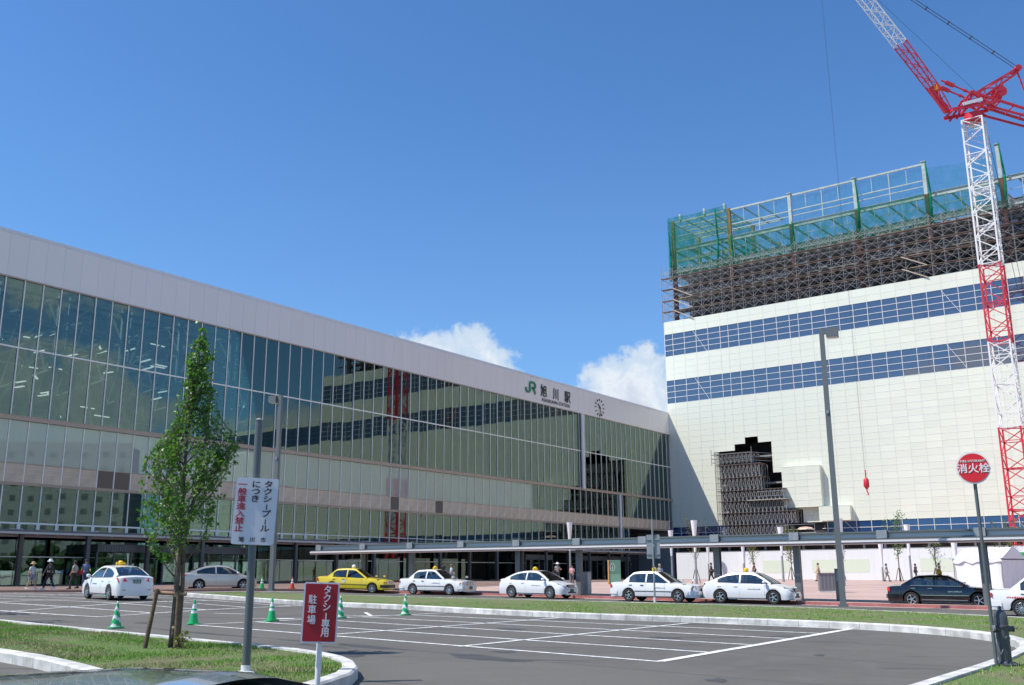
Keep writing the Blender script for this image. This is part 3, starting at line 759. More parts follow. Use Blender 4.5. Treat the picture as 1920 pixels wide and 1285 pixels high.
bk.box(.02, .3, .1, 28, 7.3, 43.45).box(S1 - .3, S1, .1, 28, 7.3, 43.45).box(.3, S1 - .3, 27.6, 28, 1, 43.4)
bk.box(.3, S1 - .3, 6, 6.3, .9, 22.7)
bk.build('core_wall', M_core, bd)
MB().box(0, S1, .0, .12, 43.5, 43.58).build('coping', M_clad, bd)
MB().box(-.06, .0, .0, 28, 7.3, 43.5).build('side_wall', M_clad, bd)
MB().box(S1, S1 + .06, .0, 28, 7.3, 43.5).build('side_wall', M_clad, bd)
fl = MB()
for z in (7.0, 11.2, 15.4, 19.6, 24, 28.4, 32.8, 37.2, 41.6): fl.box(.4, S1 - .4, .5, 27.5, z, z + .25)
fl.box(.4, S1 - .4, .3, 27.5, 6.9, 7.25)
fl.build('floor_slab', M_concrete, bd)
# torn blue sheet left inside the opening
MB().box(13, 21.5, 1.6, 1.65, 7.4, 11.2).build('blue_sheet', mat('blue_sheet', (.02, .06, .30), .6), bd)
# dark undercroft above the hoarding
ub = MB()
for s in range(0, 78, 3):
    ub.beam((s, 1.5, 1.2), (s, 1.5, 7.0), .3); ub.beam((s, .4, 6.95), (s + 3, 2.4, 6.3), .1); ub.beam((s + 3, .4, 6.95), (s, 2.4, 6.3), .1)
ub.build('undercroft_frame', M_gal, bd)
MB().box(-9, S1, 5, 5.2, .9, 7).build('undercroft_wall', M_core, bd)
# projecting boxes of cladding
def bump(s0, s1, z0, z1, d=1.6):
    nx = max(1, round((s1 - s0) / 2.0)); nz = max(1, round((z1 - z0) / .97))
    for i in range(nx):
        for j in range(nz): pane_obj('cladding_panel', (s1 - s0) / nx, (z1 - z0) / nz, M_clad, bd, s0 + (s1 - s0) * i / nx, z0 + (z1 - z0) * j / nz, -d)
    tr = MB()
    for j in range(nz + 1): tr.box(s0, s1, -d - .02, -d, z0 + (z1 - z0) * j / nz - .015, z0 + (z1 - z0) * j / nz + .015)
    tr.build('joint_trim', M_joint, bd)
    MB().box(s0 + .02, s1 - .02, -d + .06, 0, z0 + .02, z1 - .02).build('return_panel', M_clad, bd)
bump(19.3, 25.2, 11.5, 17.6, 1.0); bump(24.6, 29.2, 9.4, 11.5, 1.0)
# lower wing running on to the right
wg = MB()
for z0, z1 in ((33.46, 34.5), (9.28, 29.54)): 
    n = round((z1 - z0) / .97)
    for i in range(len(low) - 1):
        for j in range(n): wg.box(low[i] + .015, low[i + 1] - .015, 0, .05, z0 + (z1 - z0) * j / n + .015, z0 + (z1 - z0) * (j + 1) / n - .015)
wg.build('wing_cladding', M_clad, bd, stuff=True)
wg = MB()
for z0, z1 in rowsB[4:]:
    for i in range(len(low) - 1): wg.box(low[i] + .04, low[i + 1] - .04, .06, .09, z0 + .04, z1 - .04)
wg.build('wing_windows', M_blue, bd, stuff=True)
MB().box(S1 + .1, S2, .14, 20, 1, 34.4).build('wing_core', M_core, bd)

# ---- steel frame, decks on top
M_rust = mat('rusty_primer', (.13, .05, .035), .8, var=.35, scale=1.5)
M_olive = mat('primed_steel', (.30, .20, .07), .7, var=.3, scale=2)
M_pale = mat('pale_primer', (.42, .49, .47), .6, var=.15, scale=1.5)
def hbeam(mb, p, q, h=.5, w=.3, t=.04):
    p = Vector(p); q = Vector(q); d = (q - p).normalized()
    up = Vector((0, 0, 1)) if abs(d.z) < .9 else Vector((0, 1, 0))
    mb.beam(p, q, t, h, up); mb.beam(p + up * h / 2, q + up * h / 2, w, t, up); mb.beam(p - up * h / 2, q - up * h / 2, w, t, up)
cs = [1.5, 12.0, 22.6, 33.1, 43.5, 53.7, 64.2, 74.7]
for i, s in enumerate(cs):
    for y in (2.0, 12, 24):
        top = 62.0 if (y == 2 or i < 2) else 57
        if y == 2 and i >= 5: top = 62.0
        mb = MB(); mb.beam((s, y, 43.2), (s, y, 53.2), .62); mb.build('steel_column', M_rust, bd)
        mb = MB(); mb.beam((s, y, 53.2), (s, y, 56.8 if i > 1 else top), .55); mb.build('steel_column', M_olive if i < 2 else M_rust, bd)
        if i > 1 and top > 57: mb = MB(); mb.beam((s, y, 56.8), (s, y, top), .5); mb.beam((s, y, top), (s, y, top + .1), .75); mb.build('steel_column', M_pale, bd)
for i in range(len(cs) - 1):
    a, b = cs[i], cs[i + 1]
    for y in (2.0, 12):
        mb = MB(); hbeam(mb, (a, y, 56.6), (b, y, 56.6), .7, .35)
        hbeam(mb, (a, y, 52.8), (b, y, 52.8), .6, .3); mb.build('girder', M_pale if y == 2 else M_gal, bd)
    for z in (45.6, 49.2):
        mb = MB(); hbeam(mb, (a, 2, z), (b, 2, z), .7, .3); hbeam(mb, (a, 12, z), (b, 12, z), .7, .3); mb.build('girder', M_core, bd)
    if i < 4:
        mb = MB(); mb.beam((a, 2, 61.7), (b, 2, 61.7), .22, .28); mb.beam((a, 2, 59.1), (b, 2, 59.1), .12, .16); mb.beam((a, 2, 58.2), (b, 2, 58.2), .10, .12); mb.build('rail', M_pale, bd)
        st_ = MB()
        for k in range(1, 4):
            s = a + (b - a) * k / 4; st_.beam((s, 2, 57 if k == 2 else 59.1), (s, 2, 61.7), .13 if k == 2 else .08)
        st_.build('stud', M_pale, bd)
    st_ = MB()
    for k in range(0, 5):
        s = a + (b - a) * k / 5 + .6; st_.beam((s, 1.9, 52.8), (s, 1.9, 56.5), .10)
    st_.beam((a, 1.9, 54.9), (b, 1.9, 54.9), .07); st_.build('stud', M_pale, bd)
mb = MB()
for s in (1.5, 4.1, 6.7, 9.3, 12.0, 14.6, 17.2):
    mb.beam((s, 2, 61.6), (s + .4, 12, 61.6), .14, .22); mb.beam((s, 2, 56.6), (s, 12, 56.6), .16, .3)
for y in (4.5, 7, 9.5, 12): mb.beam((1.5, y, 61.7), (17.2 if y > 9 else 12, y, 61.7), .14, .2)
for z in (58.6, 60.2): mb.beam((1.5, 2, z), (12, 2, z), .1); mb.beam((1.5, 12, z), (12, 12, z), .14)
mb.beam((1.5, 2, 54.6), (12, 2, 54.6), .2, .35); mb.build('roof_frame', mat('greenish_primer', (.42, .47, .36), .6, var=.2, scale=2), bd)
for s in (3, 7.6, 11.3): MB().beam((s, 1.9, 61.9), (s, 1.9, 63.0), .32).build('stub_post', M_pale, bd)
dk = MB()
for z in (43.9, 48.6, 52.4): dk.box(1, S1 - 1, 3.2, 26, z, z + .22)
dk.build('deck', M_concrete, bd)
dk = MB()
for i in range(150):
    s = R.uniform(.5, 78); z = R.choice([44.2, 48.9, 52.7]); w = R.uniform(.5, 2.5); dk.box(s, s + w, R.uniform(3, 5), R.uniform(5.2, 7), z, z + R.uniform(.2, 1.3))
dk.build('stacked_material', mat('site_materials', (.16, .15, .15), .8, var=.8, scale=.25), bd, stuff=True)
dk = MB()
for i in range(60):
    s = R.uniform(.5, 78); z = R.choice([44.2, 45.8, 48.9, 50.2]); dk.box(s, s + R.uniform(.3, 1.6), 3, 3.1, z, z + R.uniform(.15, .5))
dk.build('loose_sheet', mat('pale_sheet', (.40, .46, .56), .7), bd, stuff=True)
MB().box(1, 78, 8, 8.2, 43.6, 52.6).build('inner_partition', M_core, bd)
sl = MB()
for i in range(7):
    a, b = cs[i], cs[i + 1]
    for y in (4, 6, 8, 10): hbeam(sl, (a, y, 52.2), (b, y, 52.2), .4, .2); 
for s in range(2, 78, 3): sl.beam((s, 2, 52.5), (s, 12, 52.5), .12, .3); sl.beam((s, 2, 56.3), (s + 1, 9, 55.6), .2, .25)
sl.build('floor_joist', M_gal, bd, stuff=True)
# green safety netting
def netmat(name, c, op):
    m = bpy.data.materials.new(name); m.use_nodes = True; nt = m.node_tree; nt.nodes.clear(); t = NT(nt)
    out = t.n('ShaderNodeOutputMaterial'); d = t.n('ShaderNodeBsdfDiffuse'); d.inputs[0].default_value = (*c, 1); tl = t.n('ShaderNodeBsdfTranslucent'); tl.inputs[0].default_value = (*c, 1)
    a = t.n('ShaderNodeMixShader'); a.inputs[0].default_value = .5; nt.links.new(d.outputs[0], a.inputs[1]); nt.links.new(tl.outputs[0], a.inputs[2])
    tr_ = t.n('ShaderNodeBsdfTransparent'); ms = t.n('ShaderNodeMixShader')
    co = t.n('ShaderNodeTexCoord').outputs['Object']; nz = t.noise(co, .8, 4, .6, .5)
    t.put(ms.inputs[0], t.mapr(nz, .25, .75, op * .55, min(1, op * 1.5)))
    nt.links.new(tr_.outputs[0], ms.inputs[1]); nt.links.new(a.outputs[0], ms.inputs[2]); nt.links.new(ms.outputs[0], out.inputs[0]); return m
M_net = netmat('green_net', (.006, .24, .14), .46); M_netl = netmat('pale_green_net', (.015, .30, .28), .22); M_netd = netmat('dense_net', (.01, .30, .16), .85)
def net(p, q, z0, z1, m, sag=.25, y0=0, label=None):
    n = max(2, int(abs(q[0] - p[0]) + abs(q[1] - p[1]))); nz = 5; vs = []
    for j in range(nz + 1):
        for i in range(n + 1):
            t = i / n; k = j / nz; w = math.sin(t * math.pi * n / 2.6 + k * 2) * .10
            vs.append((p[0] + (q[0] - p[0]) * t, p[1] + (q[1] - p[1]) * t + w - .1, z0 + (z1 - z0) * k - math.sin(t * math.pi) * sag * k))
    mb = MB(); mb.add(vs, [(j * (n + 1) + i, j * (n + 1) + i + 1, (j + 1) * (n + 1) + i + 1, (j + 1) * (n + 1) + i) for j in range(nz) for i in range(n)])
    return mb.build('safety_net', m, bd)
net((.8, 1.5), (12, 1.5), 51.5, 62.6, M_net); net((.7, 12), (.7, 1.5), 51.5, 62.3, M_net); net((12, 1.3), (22.6, 1.3), 51.5, 56.8, M_net)
net((12, 2.5), (12.2, 12), 53, 62, M_net); net((22.6, 1.2), (33, 1.2), 51.4, 56.6, M_net); net((33, 1.2), (43.4, 1.2), 51.4, 56.8, M_net); net((43.4, 1.2), (53.7, 1.2), 52, 56.2, M_net)
net((22.8, 2.4), (33, 2.4), 56.9, 61.6, M_netl); net((33.3, 2.4), (43.4, 2.4), 56.9, 61.6, M_netl, .1); net((43.6, 2.4), (53.6, 2.4), 56.6, 61.2, M_netl, .5); net((12.3, 2.4), (22.5, 2.4), 57, 62, M_netl)
for s, z0, z1 in ((9.9, 51.8, 62.2), (12.4, 51.5, 57), (33.5, 53.6, 61.8), (44.0, 52, 61.9), (54.1, 52, 62), (23, 52, 57), (1.0, 51, 60)):
    mb = MB(); mb.path([(s, 1.3, z0), (s + .25, 1.2, (z0 + z1) / 2), (s - .1, 1.4, z1)], [.28, .16, .1], 7); mb.build('net_bundle', M_netd, bd, smooth=True)

# ---- scaffold in front of the open floors
M_scaf = mat('scaffold_tube', (.40, .38, .37), .55, metal=.4, var=.2, scale=2)
M_plank = mat('scaffold_plank', (.25, .205, .185), .8, rnd=.4)
sf = empty('facade_scaffold', PB, A2_, 'long rusty scaffold of posts and cross braces round the unfinished top floors', 'scaffold')
zs = [43.6, 45.4, 47.3, 49.3, 51.3]; post = MB().tube((0, 0, 43.55), (0, 0, 53.2), .035, n=6).mesh('post', M_scaf)
sx = [-.25 + 1.83 * i for i in range(44)]
for s in sx:
    for y in (.12, .92): link('post', post, sf, (s, y, 0))
for i, z in enumerate(zs[1:]):
    for k in range(0, 42, 2):
        MB().box(sx[k] + .02, sx[k + 2] - .02, -.0, .85, z, z + .04).build('plank', M_plank, sf)
xb = MB()
for i in range(5):
    z0 = zs[i]; z1 = zs[i] + 1.85
    for k in range(43):
        xb.beam((sx[k], .09, z0 + .1), (sx[k + 1], .09, z1 - .1), .035); xb.beam((sx[k], .09, z1 - .1), (sx[k + 1], .09, z0 + .1), .035)
        xb.beam((sx[k], .92, z0 + .1), (sx[k + 1], .92, z1 - .1), .03)
    for y in (.12, .92): xb.beam((sx[0], y, z0 + 1.0), (sx[-1], y, z0 + 1.0), .03); xb.beam((sx[0], y, z0), (sx[-1], y, z0), .045)
    xb.beam((sx[0], 0, z0), (sx[0], 10, z0), .05)
for y in range(0, 10, 2): xb.beam((sx[0], y, 43.6), (sx[0], y, 53.2), .06)
xb.build('cross_braces', M_scaf, sf, stuff=True)
for k0, lv in ((1.0, 1), (1.0, 2), (1.0, 3), (38.5, 1), (38.5, 2)):
    z = zs[lv]; mb = MB()
    for y in (-.15, .02): mb.beam((k0 + 4.5, y, z - 1.9), (k0 + 1, y, z + .0), .08, .14)
    mb.beam((k0 + 2.2, -.1, z), (k0 + 4.2, -.1, z), .12, .06); mb.build('stair_flight', mat('stair_steel', (.50, .42, .34), .5), sf)

# ---- scaffold tower in the stepped opening
sw = empty('opening_scaffold', PB, A2_, 'dense stepped scaffold standing in the black opening of the cream wall', 'scaffold')
M_scg = mat('scaffold_grey', (.56, .55, .53), .5, metal=.2)
steps = [(9.4, 17.2, 7.3, 9.2), (9.4, 21.5, 9.2, 11.0), (9.4, 20.2, 11, 12.8), (9.4, 19.8, 12.8, 14.4), (9.4, 16.5, 14.4, 16.4), (9.4, 16.3, 16.4, 18.4), (9.0, 15.0, 18.6, 20.2)]
steps[0] = (9.4, 19.8, 7.3, 9.2)
for a, b, z0, z1 in steps:
    mb = MB(); n = int((b - a) / .62)
    for i in range(n + 1):
        s = a + (b - a) * i / n
        for y in (-2.2, -1.1, 0.1, 1.0): mb.tube((s, y, z0), (s, y, z1), .028, n=5, cap=False)
        if i < n:
            s2 = a + (b - a) * (i + 1) / n
            for y in (-2.2, -.9): mb.beam((s, y, z0), (s2, y, z1), .028); mb.beam((s2, y, z0 + .3), (s, y, z1), .022)
        mb.beam((s, -2.2, z0), (s, 1, z1), .024)
    mb.build('lift_frame', M_scg, sw)
    mb = MB(); mb.box(a - .2, b + .2, -2.35, .6, z1 - .02, z1 + .02); mb.build('plank', mat('lift_plank', (.24, .21, .20), .8) if a == steps[0][0] and z0 < 8 else M_plank, sw)
mb = MB()
for z in (18.9, 19.5, 20.1): mb.beam((8.6, -2.5, z), (15.3, -2.5, z), .05); mb.beam((8.6, -2.5, z), (8.6, 0, z), .05); mb.beam((15.3, -2.5, z), (17.4, .2, z - .1), .05)
for s in (8.6, 15.3): mb.tube((s, -2.5, 18.4), (s, -2.5, 21), .04, n=6)
for z in (13.3, 14.0): mb.beam((15.8, -2.6, z), (20.4, -2.6, z), .06)
for z in (8.2, 8.9): mb.beam((18.6, -2.7, z), (24.4, -2.7, z), .06)
for s in (18.6, 20.4, 24.4): mb.tube((s, -2.7, 7.4), (s, -2.7, 9.2), .04, n=6)
mb.build('guard_rail', M_gal, sw)
MB().box(18.4, 24.6, -2.8, 0, 7.55, 7.75).build('working_platform', mat('platform', (.34, .33, .29), .7), sw)
MB().box(14.2, 20.5, -2.7, -.6, 12.7, 12.85).build('working_platform', bpy.data.materials['platform'], sw)
MB().lathe([(.1, .0), (.9, -.1), (1.4, -.45)], 8, (22.6, -1.6, 8.6)).build('site_canopy', mat('pink_sheet', (.72, .52, .44), .6), sw)
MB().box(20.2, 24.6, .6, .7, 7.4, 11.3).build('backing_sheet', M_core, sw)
# ================================================================== TOWER CRANE
M_cred = mat('crane_red', (.62, .03, .055), .45); M_cwhite = mat('crane_white', (.80, .80, .80), .45)
M_cable = mat('cable', (.06, .06, .07), .5)
CX_, CY_ = 63.6, 125.0
cr = empty('tower_crane', (CX_, CY_, 0), A2_, 'tall red and white lattice tower crane standing before the high cream building', 'crane')
def lattice(mb, p, q, w, h, n, rc=.09, rb=.05, up=(0, 0, 1), w2=None, h2=None, zig=True):
    p, q = Vector(p), Vector(q); d = (q - p).normalized(); up = Vector(up)
    a = d.cross(up).normalized(); b = a.cross(d).normalized(); w2 = w if w2 is None else w2; h2 = h if h2 is None else h2
    def c(t, i):
        W_ = (w + (w2 - w) * t) / 2; H_ = (h + (h2 - h) * t) / 2; sx_, sy_ = ((-1, -1), (1, -1), (1, 1), (-1, 1))[i]
        return p.lerp(q, t) + a * W_ * sx_ + b * H_ * sy_
    for i in range(4): mb.beam(c(0, i), c(1, i), rc * 2)
    for k in range(n):
        t0, t1 = k / n, (k + 1) / n
        for i in range(4):
            j = (i + 1) % 4
            if (k + i) % 2: mb.beam(c(t0, i), c(t1, j), rb * 2)
            else: mb.beam(c(t0, j), c(t1, i), rb * 2)
            if k % 2 == 0 or k == n - 1 or not zig: mb.beam(c(t1, i), c(t1, j), rb * 1.6)
    for i in range(4): mb.beam(c(0, i), c(0, (i + 1) % 4), rb * 2)
def mast(z0, z1, m):
    mb = MB(); n = max(3, round((z1 - z0) / 1.75)); lattice(mb, (0, 0, z0), (0, 0, z1), 2.55, 2.55, n, .10, .055, up=(0, 1, 0))
    for zz in (z0 + .1, (z0 + z1) / 2, z1 - .1):
        for a, b in (((-1.27, -1.27), (1.27, 1.27)), ((1.27, -1.27), (-1.27, 1.27))): mb.beam((*a, zz), (*b, zz), .09)
    for s in (.95, 1.25): mb.beam((s, .9, z0), (s, .9, z1), .06)
    for i in range(int((z1 - z0) / .4)): mb.beam((.95, .9, z0 + .4 * i), (1.25, .9, z0 + .4 * i), .04)
    mb.build('mast_section', m, cr)
mast(1.0, 9.4, M_cred); mast(9.4, 19.8, M_cred); mast(19.8, 31.0, M_cwhite); mast(31.0, 41.5, M_cred); mast(41.5, 52, M_cwhite); mast(52, 62.2, M_cwhite)
MB().box(-3, 3, -3, 3, .6, 1.2).build('base_frame', M_grey, cr)
up = empty('slewing_unit', (0, 0, 0)); up.parent = cr; up.rotation_euler = (0, 0, -A2_)
bpy.data.objects.remove(up)
C2 = Matrix.Rotation(-A2_, 4, 'Z')
def X(p): return C2 @ Vector((p[0] - CX_, p[1], p[2]))       # works in the jib plane, turned back into the mast frame
mb = MB(); mb.tube((0, 0, 62.2), (0, 0, 63.2), 1.15, n=18); mb.build('slewing_ring', M_cred, cr, smooth=True, angle=.6)
mb = MB()
for y in (-1.4, 1.4):
    mb.beam(X((60.2, y, 63.3)), X((66.5, y, 64.5)), .26, .42); mb.beam(X((61.0, y, 62.9)), X((63, y, 65.9)), .28); mb.beam(X((63, y, 65.9)), X((66.2, y, 63.6)), .25)
    mb.beam(X((62.0, y, 63.2)), X((63.4, y, 66.1)), .2); mb.beam(X((65.2, y, 64.2)), X((63.2, y, 66.0)), .24)
for x, z in ((60.4, 63.4), (62.5, 63.8), (64.6, 64.2), (66.3, 64.5), (63.2, 65.9)): mb.beam(X((x, -1.4, z)), X((x, 1.4, z)), .26)
mb.build('turntable', M_cred, cr)
mb = MB(); mb.beam(X((61.6, -1.55, 64.0)), X((64.4, -1.55, 64.75)), .06, .45); mb.build('name_board', M_cwhite, cr)
mb = MB(); mb.cbox(X((64.6, 2.1, 63.2)), 1.2, 1.1, 1.5); mb.build('cab', M_cwhite, cr)
J0, J1 = Vector((60.1, 0, 63.6)), Vector((43.6, 0, 90.6))
def J(t): return J0.lerp(J1, t)
jd = (J1 - J0).normalized(); ju = Vector((-jd.z, 0, jd.x)); ju = -ju if ju.z < 0 else ju   # jib upper side
def jl(t0, t1, m, h0, h1, n, name='jib_section'):
    mb = MB(); up_ = C2 @ ju; lattice(mb, X(J(t0) + ju * (h0 / 2)), X(J(t1) + ju * (h1 / 2)), 1.0, h0, n, .065, .032, up=up_, h2=h1, zig=False); return mb.build(name, m, cr)
jl(.0, .13, M_cred, .5, 1.2, 2); jl(.13, .37, M_cred, 1.2, 1.55, 6); jl(.37, .68, M_cwhite, 1.55, 1.55, 8); jl(.68, .9, M_cred, 1.55, 1.5, 6); jl(.9, 1.0, M_cwhite, 1.5, .8, 3)
mb = MB(); mb.beam(X(J(.0)), X(J(.13) + ju * .3), .5, .8); mb.build('jib_foot', M_cred, cr)
mb = MB()
a, b = J(.13) + ju * 1.7, Vector((64.2, 0, 65.6))
for y in (-.75, .75):
    o_ = Vector((0, y, 0)); mb.beam(X(a + o_), X(b + o_), .17); mb.beam(X(a.lerp(b, .12) + o_), X(a.lerp(b, .36) + o_), .42); mb.beam(X(a.lerp(b, .62) + o_), X(a.lerp(b, .7) + o_), .3)
mb.build('stay_strut', M_cred, cr)
MB().lathe([(.25, -.6), (.55, -.4), (.55, .4), (.25, .6)], 12, X(J(.115) + ju * .9)).build('warning_drum', mat('orange_paint', (.75, .22, .03), .5), cr)
mb = MB(); up_ = C2 @ Vector((-.5, 0, .85)); lattice(mb, X((64.0, 0, 65.5)), X((70.2, 0, 69.6)), 1.5, 1.1, 5, .085, .04, up=up_, w2=1.2, h2=.5); mb.tube(X((70.4, -.8, 69.9)), X((70.4, .8, 69.9)), .45, n=12); mb.build('a_frame', M_cred, cr)
mb = MB(); mb.beam(X((66.3, 0, 64.8)), X((68.2, 0, 67.6)), .3); mb.beam(X((66.6, .7, 65.2)), X((68.2, .7, 67.6)), .2); mb.beam(X((70.5, 0, 69.7)), X((71.2, 0, 66.4)), .16); mb.beam(X((71.2, 0, 66.4)), X((73.0, 0, 63)), .3); mb.build('back_stay', M_cred, cr)
mb = MB()
for y in (-1.3, 1.3):
    mb.beam(X((63.0, y, 66.0)), X((74.5, y, 61.8)), .24, .32); mb.beam(X((65.0, y, 63.9)), X((74.5, y, 61.0)), .2, .28)
for i in range(6): mb.beam(X((65 + 1.8 * i, -1.3, 65.0 - .62 * i)), X((65 + 1.8 * i, 1.3, 65.0 - .62 * i)), .14)
mb.build('counter_jib', M_cred, cr)
mb = MB(); mb.lathe([(.75, -.75), (.8, -.7), (.5, -.65), (.5, .65), (.8, .7), (.75, .75)], 14, (0, 0, 0), axis='y')
w_ = mb.build('winch', M_cred, cr, loc=X((67.6, 0, 66.4))); w_.rotation_euler = (0, 0, -A2_)
mb = MB()
for a, b in (((64.5, 65.5), (67.2, 66.2)), ((65.5, 65.3), (68, 66.6)), ((66.8, 65.2), (67.4, 66.4))):
    for y in (-.7, .7): mb.beam(X((a[0], y, a[1])), X((b[0], y, b[1])), .12)
mb.build('winch_frame', M_cred, cr)
for i in range(3): MB().box(-.45, .45, -1.6, 1.6, -1.6, 0).build('counterweight', M_grey, cr, loc=X((72.2 + i * 1.0, 0, 62.0)), rot=(0, 0, -A2_))
mb = MB()
tip = Vector((70.4, 0, 70.3))
for y in (-.28, .28): mb.tube(X(tip + Vector((0, y, 0))), X(J(1) + ju * 1 + Vector((0, y, 0))), .045, n=5)
for k in range(1, 9):
    p = tip.lerp(J(1) + ju, k / 9); mb.beam(X(p - Vector((0, .4, 0))), X(p + Vector((0, .4, 0))), .14)
mb.tube(X((64.6, 0, 66.4)), X(J(1) + ju * .3), .022, n=5); mb.build('pendant_rope', M_cable, cr)
mb = MB()
for y in (-.12, .12): mb.tube(X((44.2, y, 90.0)), X((44.45, y, 14.4)), .012, n=5)
for x in (65.3, 66.0): mb.tube(X((x, 1.6, 63)), X((x + 2.4, 1.8, 38)), .035, n=5)
mb.build('hoist_rope', M_cable, cr)
mb = MB(); mb.tube(X((44.5, 0, 14.5)), X((44.5, 0, 13.6)), .08, n=6); mb.lathe([(.1, 13.6), (.33, 13.3), (.36, 12.5), (.1, 12.1)], 12, (*X((44.5, 0, 0)).xy, 0)); mb.build('hook_block', M_cred, cr, smooth=True, angle=.8)
mb = MB(); hp_ = X((44.5, 0, 0)); mb.path([(hp_.x, hp_.y, 12.1), (hp_.x, hp_.y, 11.8), (hp_.x + .18, hp_.y, 11.6), (hp_.x + .1, hp_.y, 11.4), (hp_.x - .12, hp_.y, 11.45)], [.07, .08, .08, .07, .04], 6); mb.build('hook', M_cred, cr)

# ================================================================== LONG WALKWAY CANOPY
lc = empty('walkway_canopy', (3.8, 57.6, 0), A2_, 'long low canopy on grey steel posts running past the row of taxis', 'canopy')
ZL = lambda t: 3.33 - .0048 * t        # edge height along the run, follows the ground a little
T0, T1, ST = -21.2, 60.0, 4.255
n_ = int((T1 - T0) / ST)
M_cedge = mat('canopy_edge_white', (.72, .70, .72), .4); M_cbeam = mat('canopy_beam', (.13, .15, .155), .45, metal=.2); M_csoff = mat('canopy_soffit', (.30, .22, .21), .7)
def seg(z, dz, y0, y1, name, m, gap=.0):
    for i in range(n_ + 1):
        a = T0 + ST * i; b = min(a + ST, T1)
        za, zb = ZL(a) + z, ZL(b) + z
        mb = MB(); mb.add([(a + gap, y0, za), (b - gap, y0, zb), (b - gap, y1, zb), (a + gap, y1, za), (a + gap, y0, za + dz), (b - gap, y0, zb + dz), (b - gap, y1, zb + dz), (a + gap, y1, za + dz)],
                          [(0, 3, 2, 1), (4, 5, 6, 7), (0, 1, 5, 4), (1, 2, 6, 5), (2, 3, 7, 6), (3, 0, 4, 7)]); mb.build(name, m, lc)
seg(-.06, .09, -1.25, -1.13, 'edge_trim', M_cedge, .004); seg(-.16, .10, -1.22, -1.13, 'soffit_trim', M_csoff, .003)
seg(.04, .04, -1.12, 2.2, 'roof_sheet', M_cbeam, .01)
seg(.18, .20, -.30, -.12, 'beam_web', mat('beam_web_grey', (.62, .63, .62), .5), .28); seg(.385, .075, -.42, 0, 'beam_flange', M_cbeam, .26); seg(.12, .055, -.42, 0, 'beam_flange', M_cbeam, .26)
seg(.1, .12, 2.1, 2.25, 'rear_beam', M_cbeam, .02)
for i in range(n_ + 1):
    t = T0 + ST * i; z = ZL(t); w = Vector((3.8, 57.6, 0)) + D2 * t; g0 = pz(w.x, w.y)
    MB().box(t - .24, t + .24, -.5, .06, z + .12, z + .50).build('joint_block', M_gal, lc)
    mb = MB(); mb.box(t - .17, t + .17, -.34, -.31, g0, z).box(t - .17, t + .17, -.11, -.08, g0, z).box(t - .02, t + .02, -.31, -.11, g0, z)
    if i % 3 == 2: mb = MB().box(t - .15, t + .15, -.34, -.06, g0, z + .1)
    if i % 3 != 0: mb.build('post', M_grey, lc)
    MB().beam((t, -1.1, z + .02), (t, 2.2, z + .06), .1, .16).build('cross_beam', M_cbeam, lc)

# ================================================================== STREET LAMPS, SIGNS
def lamp(x, y, h, w, label, side_=1, face=0):
    g = gz(x, y) + .15
    r = empty('street_lamp', (x, y, g), face, label, 'street lamp', 'tall square grey lamp posts')
    mb = MB(); z0 = 0
    mb.add([(-w / 2, -w / 2, 0), (w / 2, -w / 2, 0), (w / 2, w / 2, 0), (-w / 2, w / 2, 0), (-w * .42, -w * .42, h), (w * .42, -w * .42, h), (w * .42, w * .42, h), (-w * .42, w * .42, h)],
           [(0, 3, 2, 1), (4, 5, 6, 7), (0, 1, 5, 4), (1, 2, 6, 5), (2, 3, 7, 6), (3, 0, 4, 7)]); mb.build('pole', M_grey, r)
    MB().box(-w * .8, w * .8, -w * .8, w * .8, -.05, .06).build('base_plate', M_grey, r)
    s = side_; MB().box(*sorted((s * w * .42, s * (w * .42 + .12))), -.1, .1, h - .25, h - .12).build('arm', M_grey, r)
    MB().box(*sorted((s * (w * .42 + .1), s * (w * .42 + .62))), -.22, .22, h - .42, h - .02).build('lamp_head', M_grey, r)
    MB().box(*sorted((s * (w * .42 + .14), s * (w * .42 + .58))), -.18, .18, h - .45, h - .42).build('lens', M_white, r)
    MB().box(-.05, .05, -w * .42 - .06, -w * .4, h - 3.9, h - 3.75).build('sensor', M_gal, r)
    return r
lamp(14.05, 43.5, 12.15, .24, 'tall thick grey lamp post on the island before the cream building', 1, A2_ + .25)
lamp(-14.1, 59.2, 11.5, .26, 'tall grey lamp post on the left end of the island before the station', -1, A2_ + .3)
M_signw = mat('sign_white', (.70, .71, .74), .45); M_signred = mat('sign_red', (.42, .012, .022), .4); M_ink = mat('sign_ink', (.02, .02, .03), .5)
M_inkred = mat('sign_ink_red', (.45, .02, .06), .5); M_pole = mat('pole_grey_green', (.125, .145, .15), .45, metal=.3); M_txtw = mat('lettering_white', (.80, .80, .80), .5)
def rounded(w, h, r, n=4):
    out = []
    for cx, cy, a0 in ((w / 2 - r, h / 2 - r, 0), (-w / 2 + r, h / 2 - r, 90), (-w / 2 + r, -h / 2 + r, 180), (w / 2 - r, -h / 2 + r, 270)):
        for i in range(n + 1):
            a = rad(a0 + 90 * i / n); out.append((cx + r * math.cos(a), cy + r * math.sin(a)))
    return out
def plate(name, w, h, r, y0, y1, m, parent, loc=(0, 0, 0), rot=(0, 0, 0)):
    mb = MB(); mb.prism(rounded(w, h, r), -y1, -y0); me = mb.mesh(name, m); me.transform(Matrix.Rotation(math.pi / 2, 4, 'X'))
    return link(name, me, parent, loc, rot)
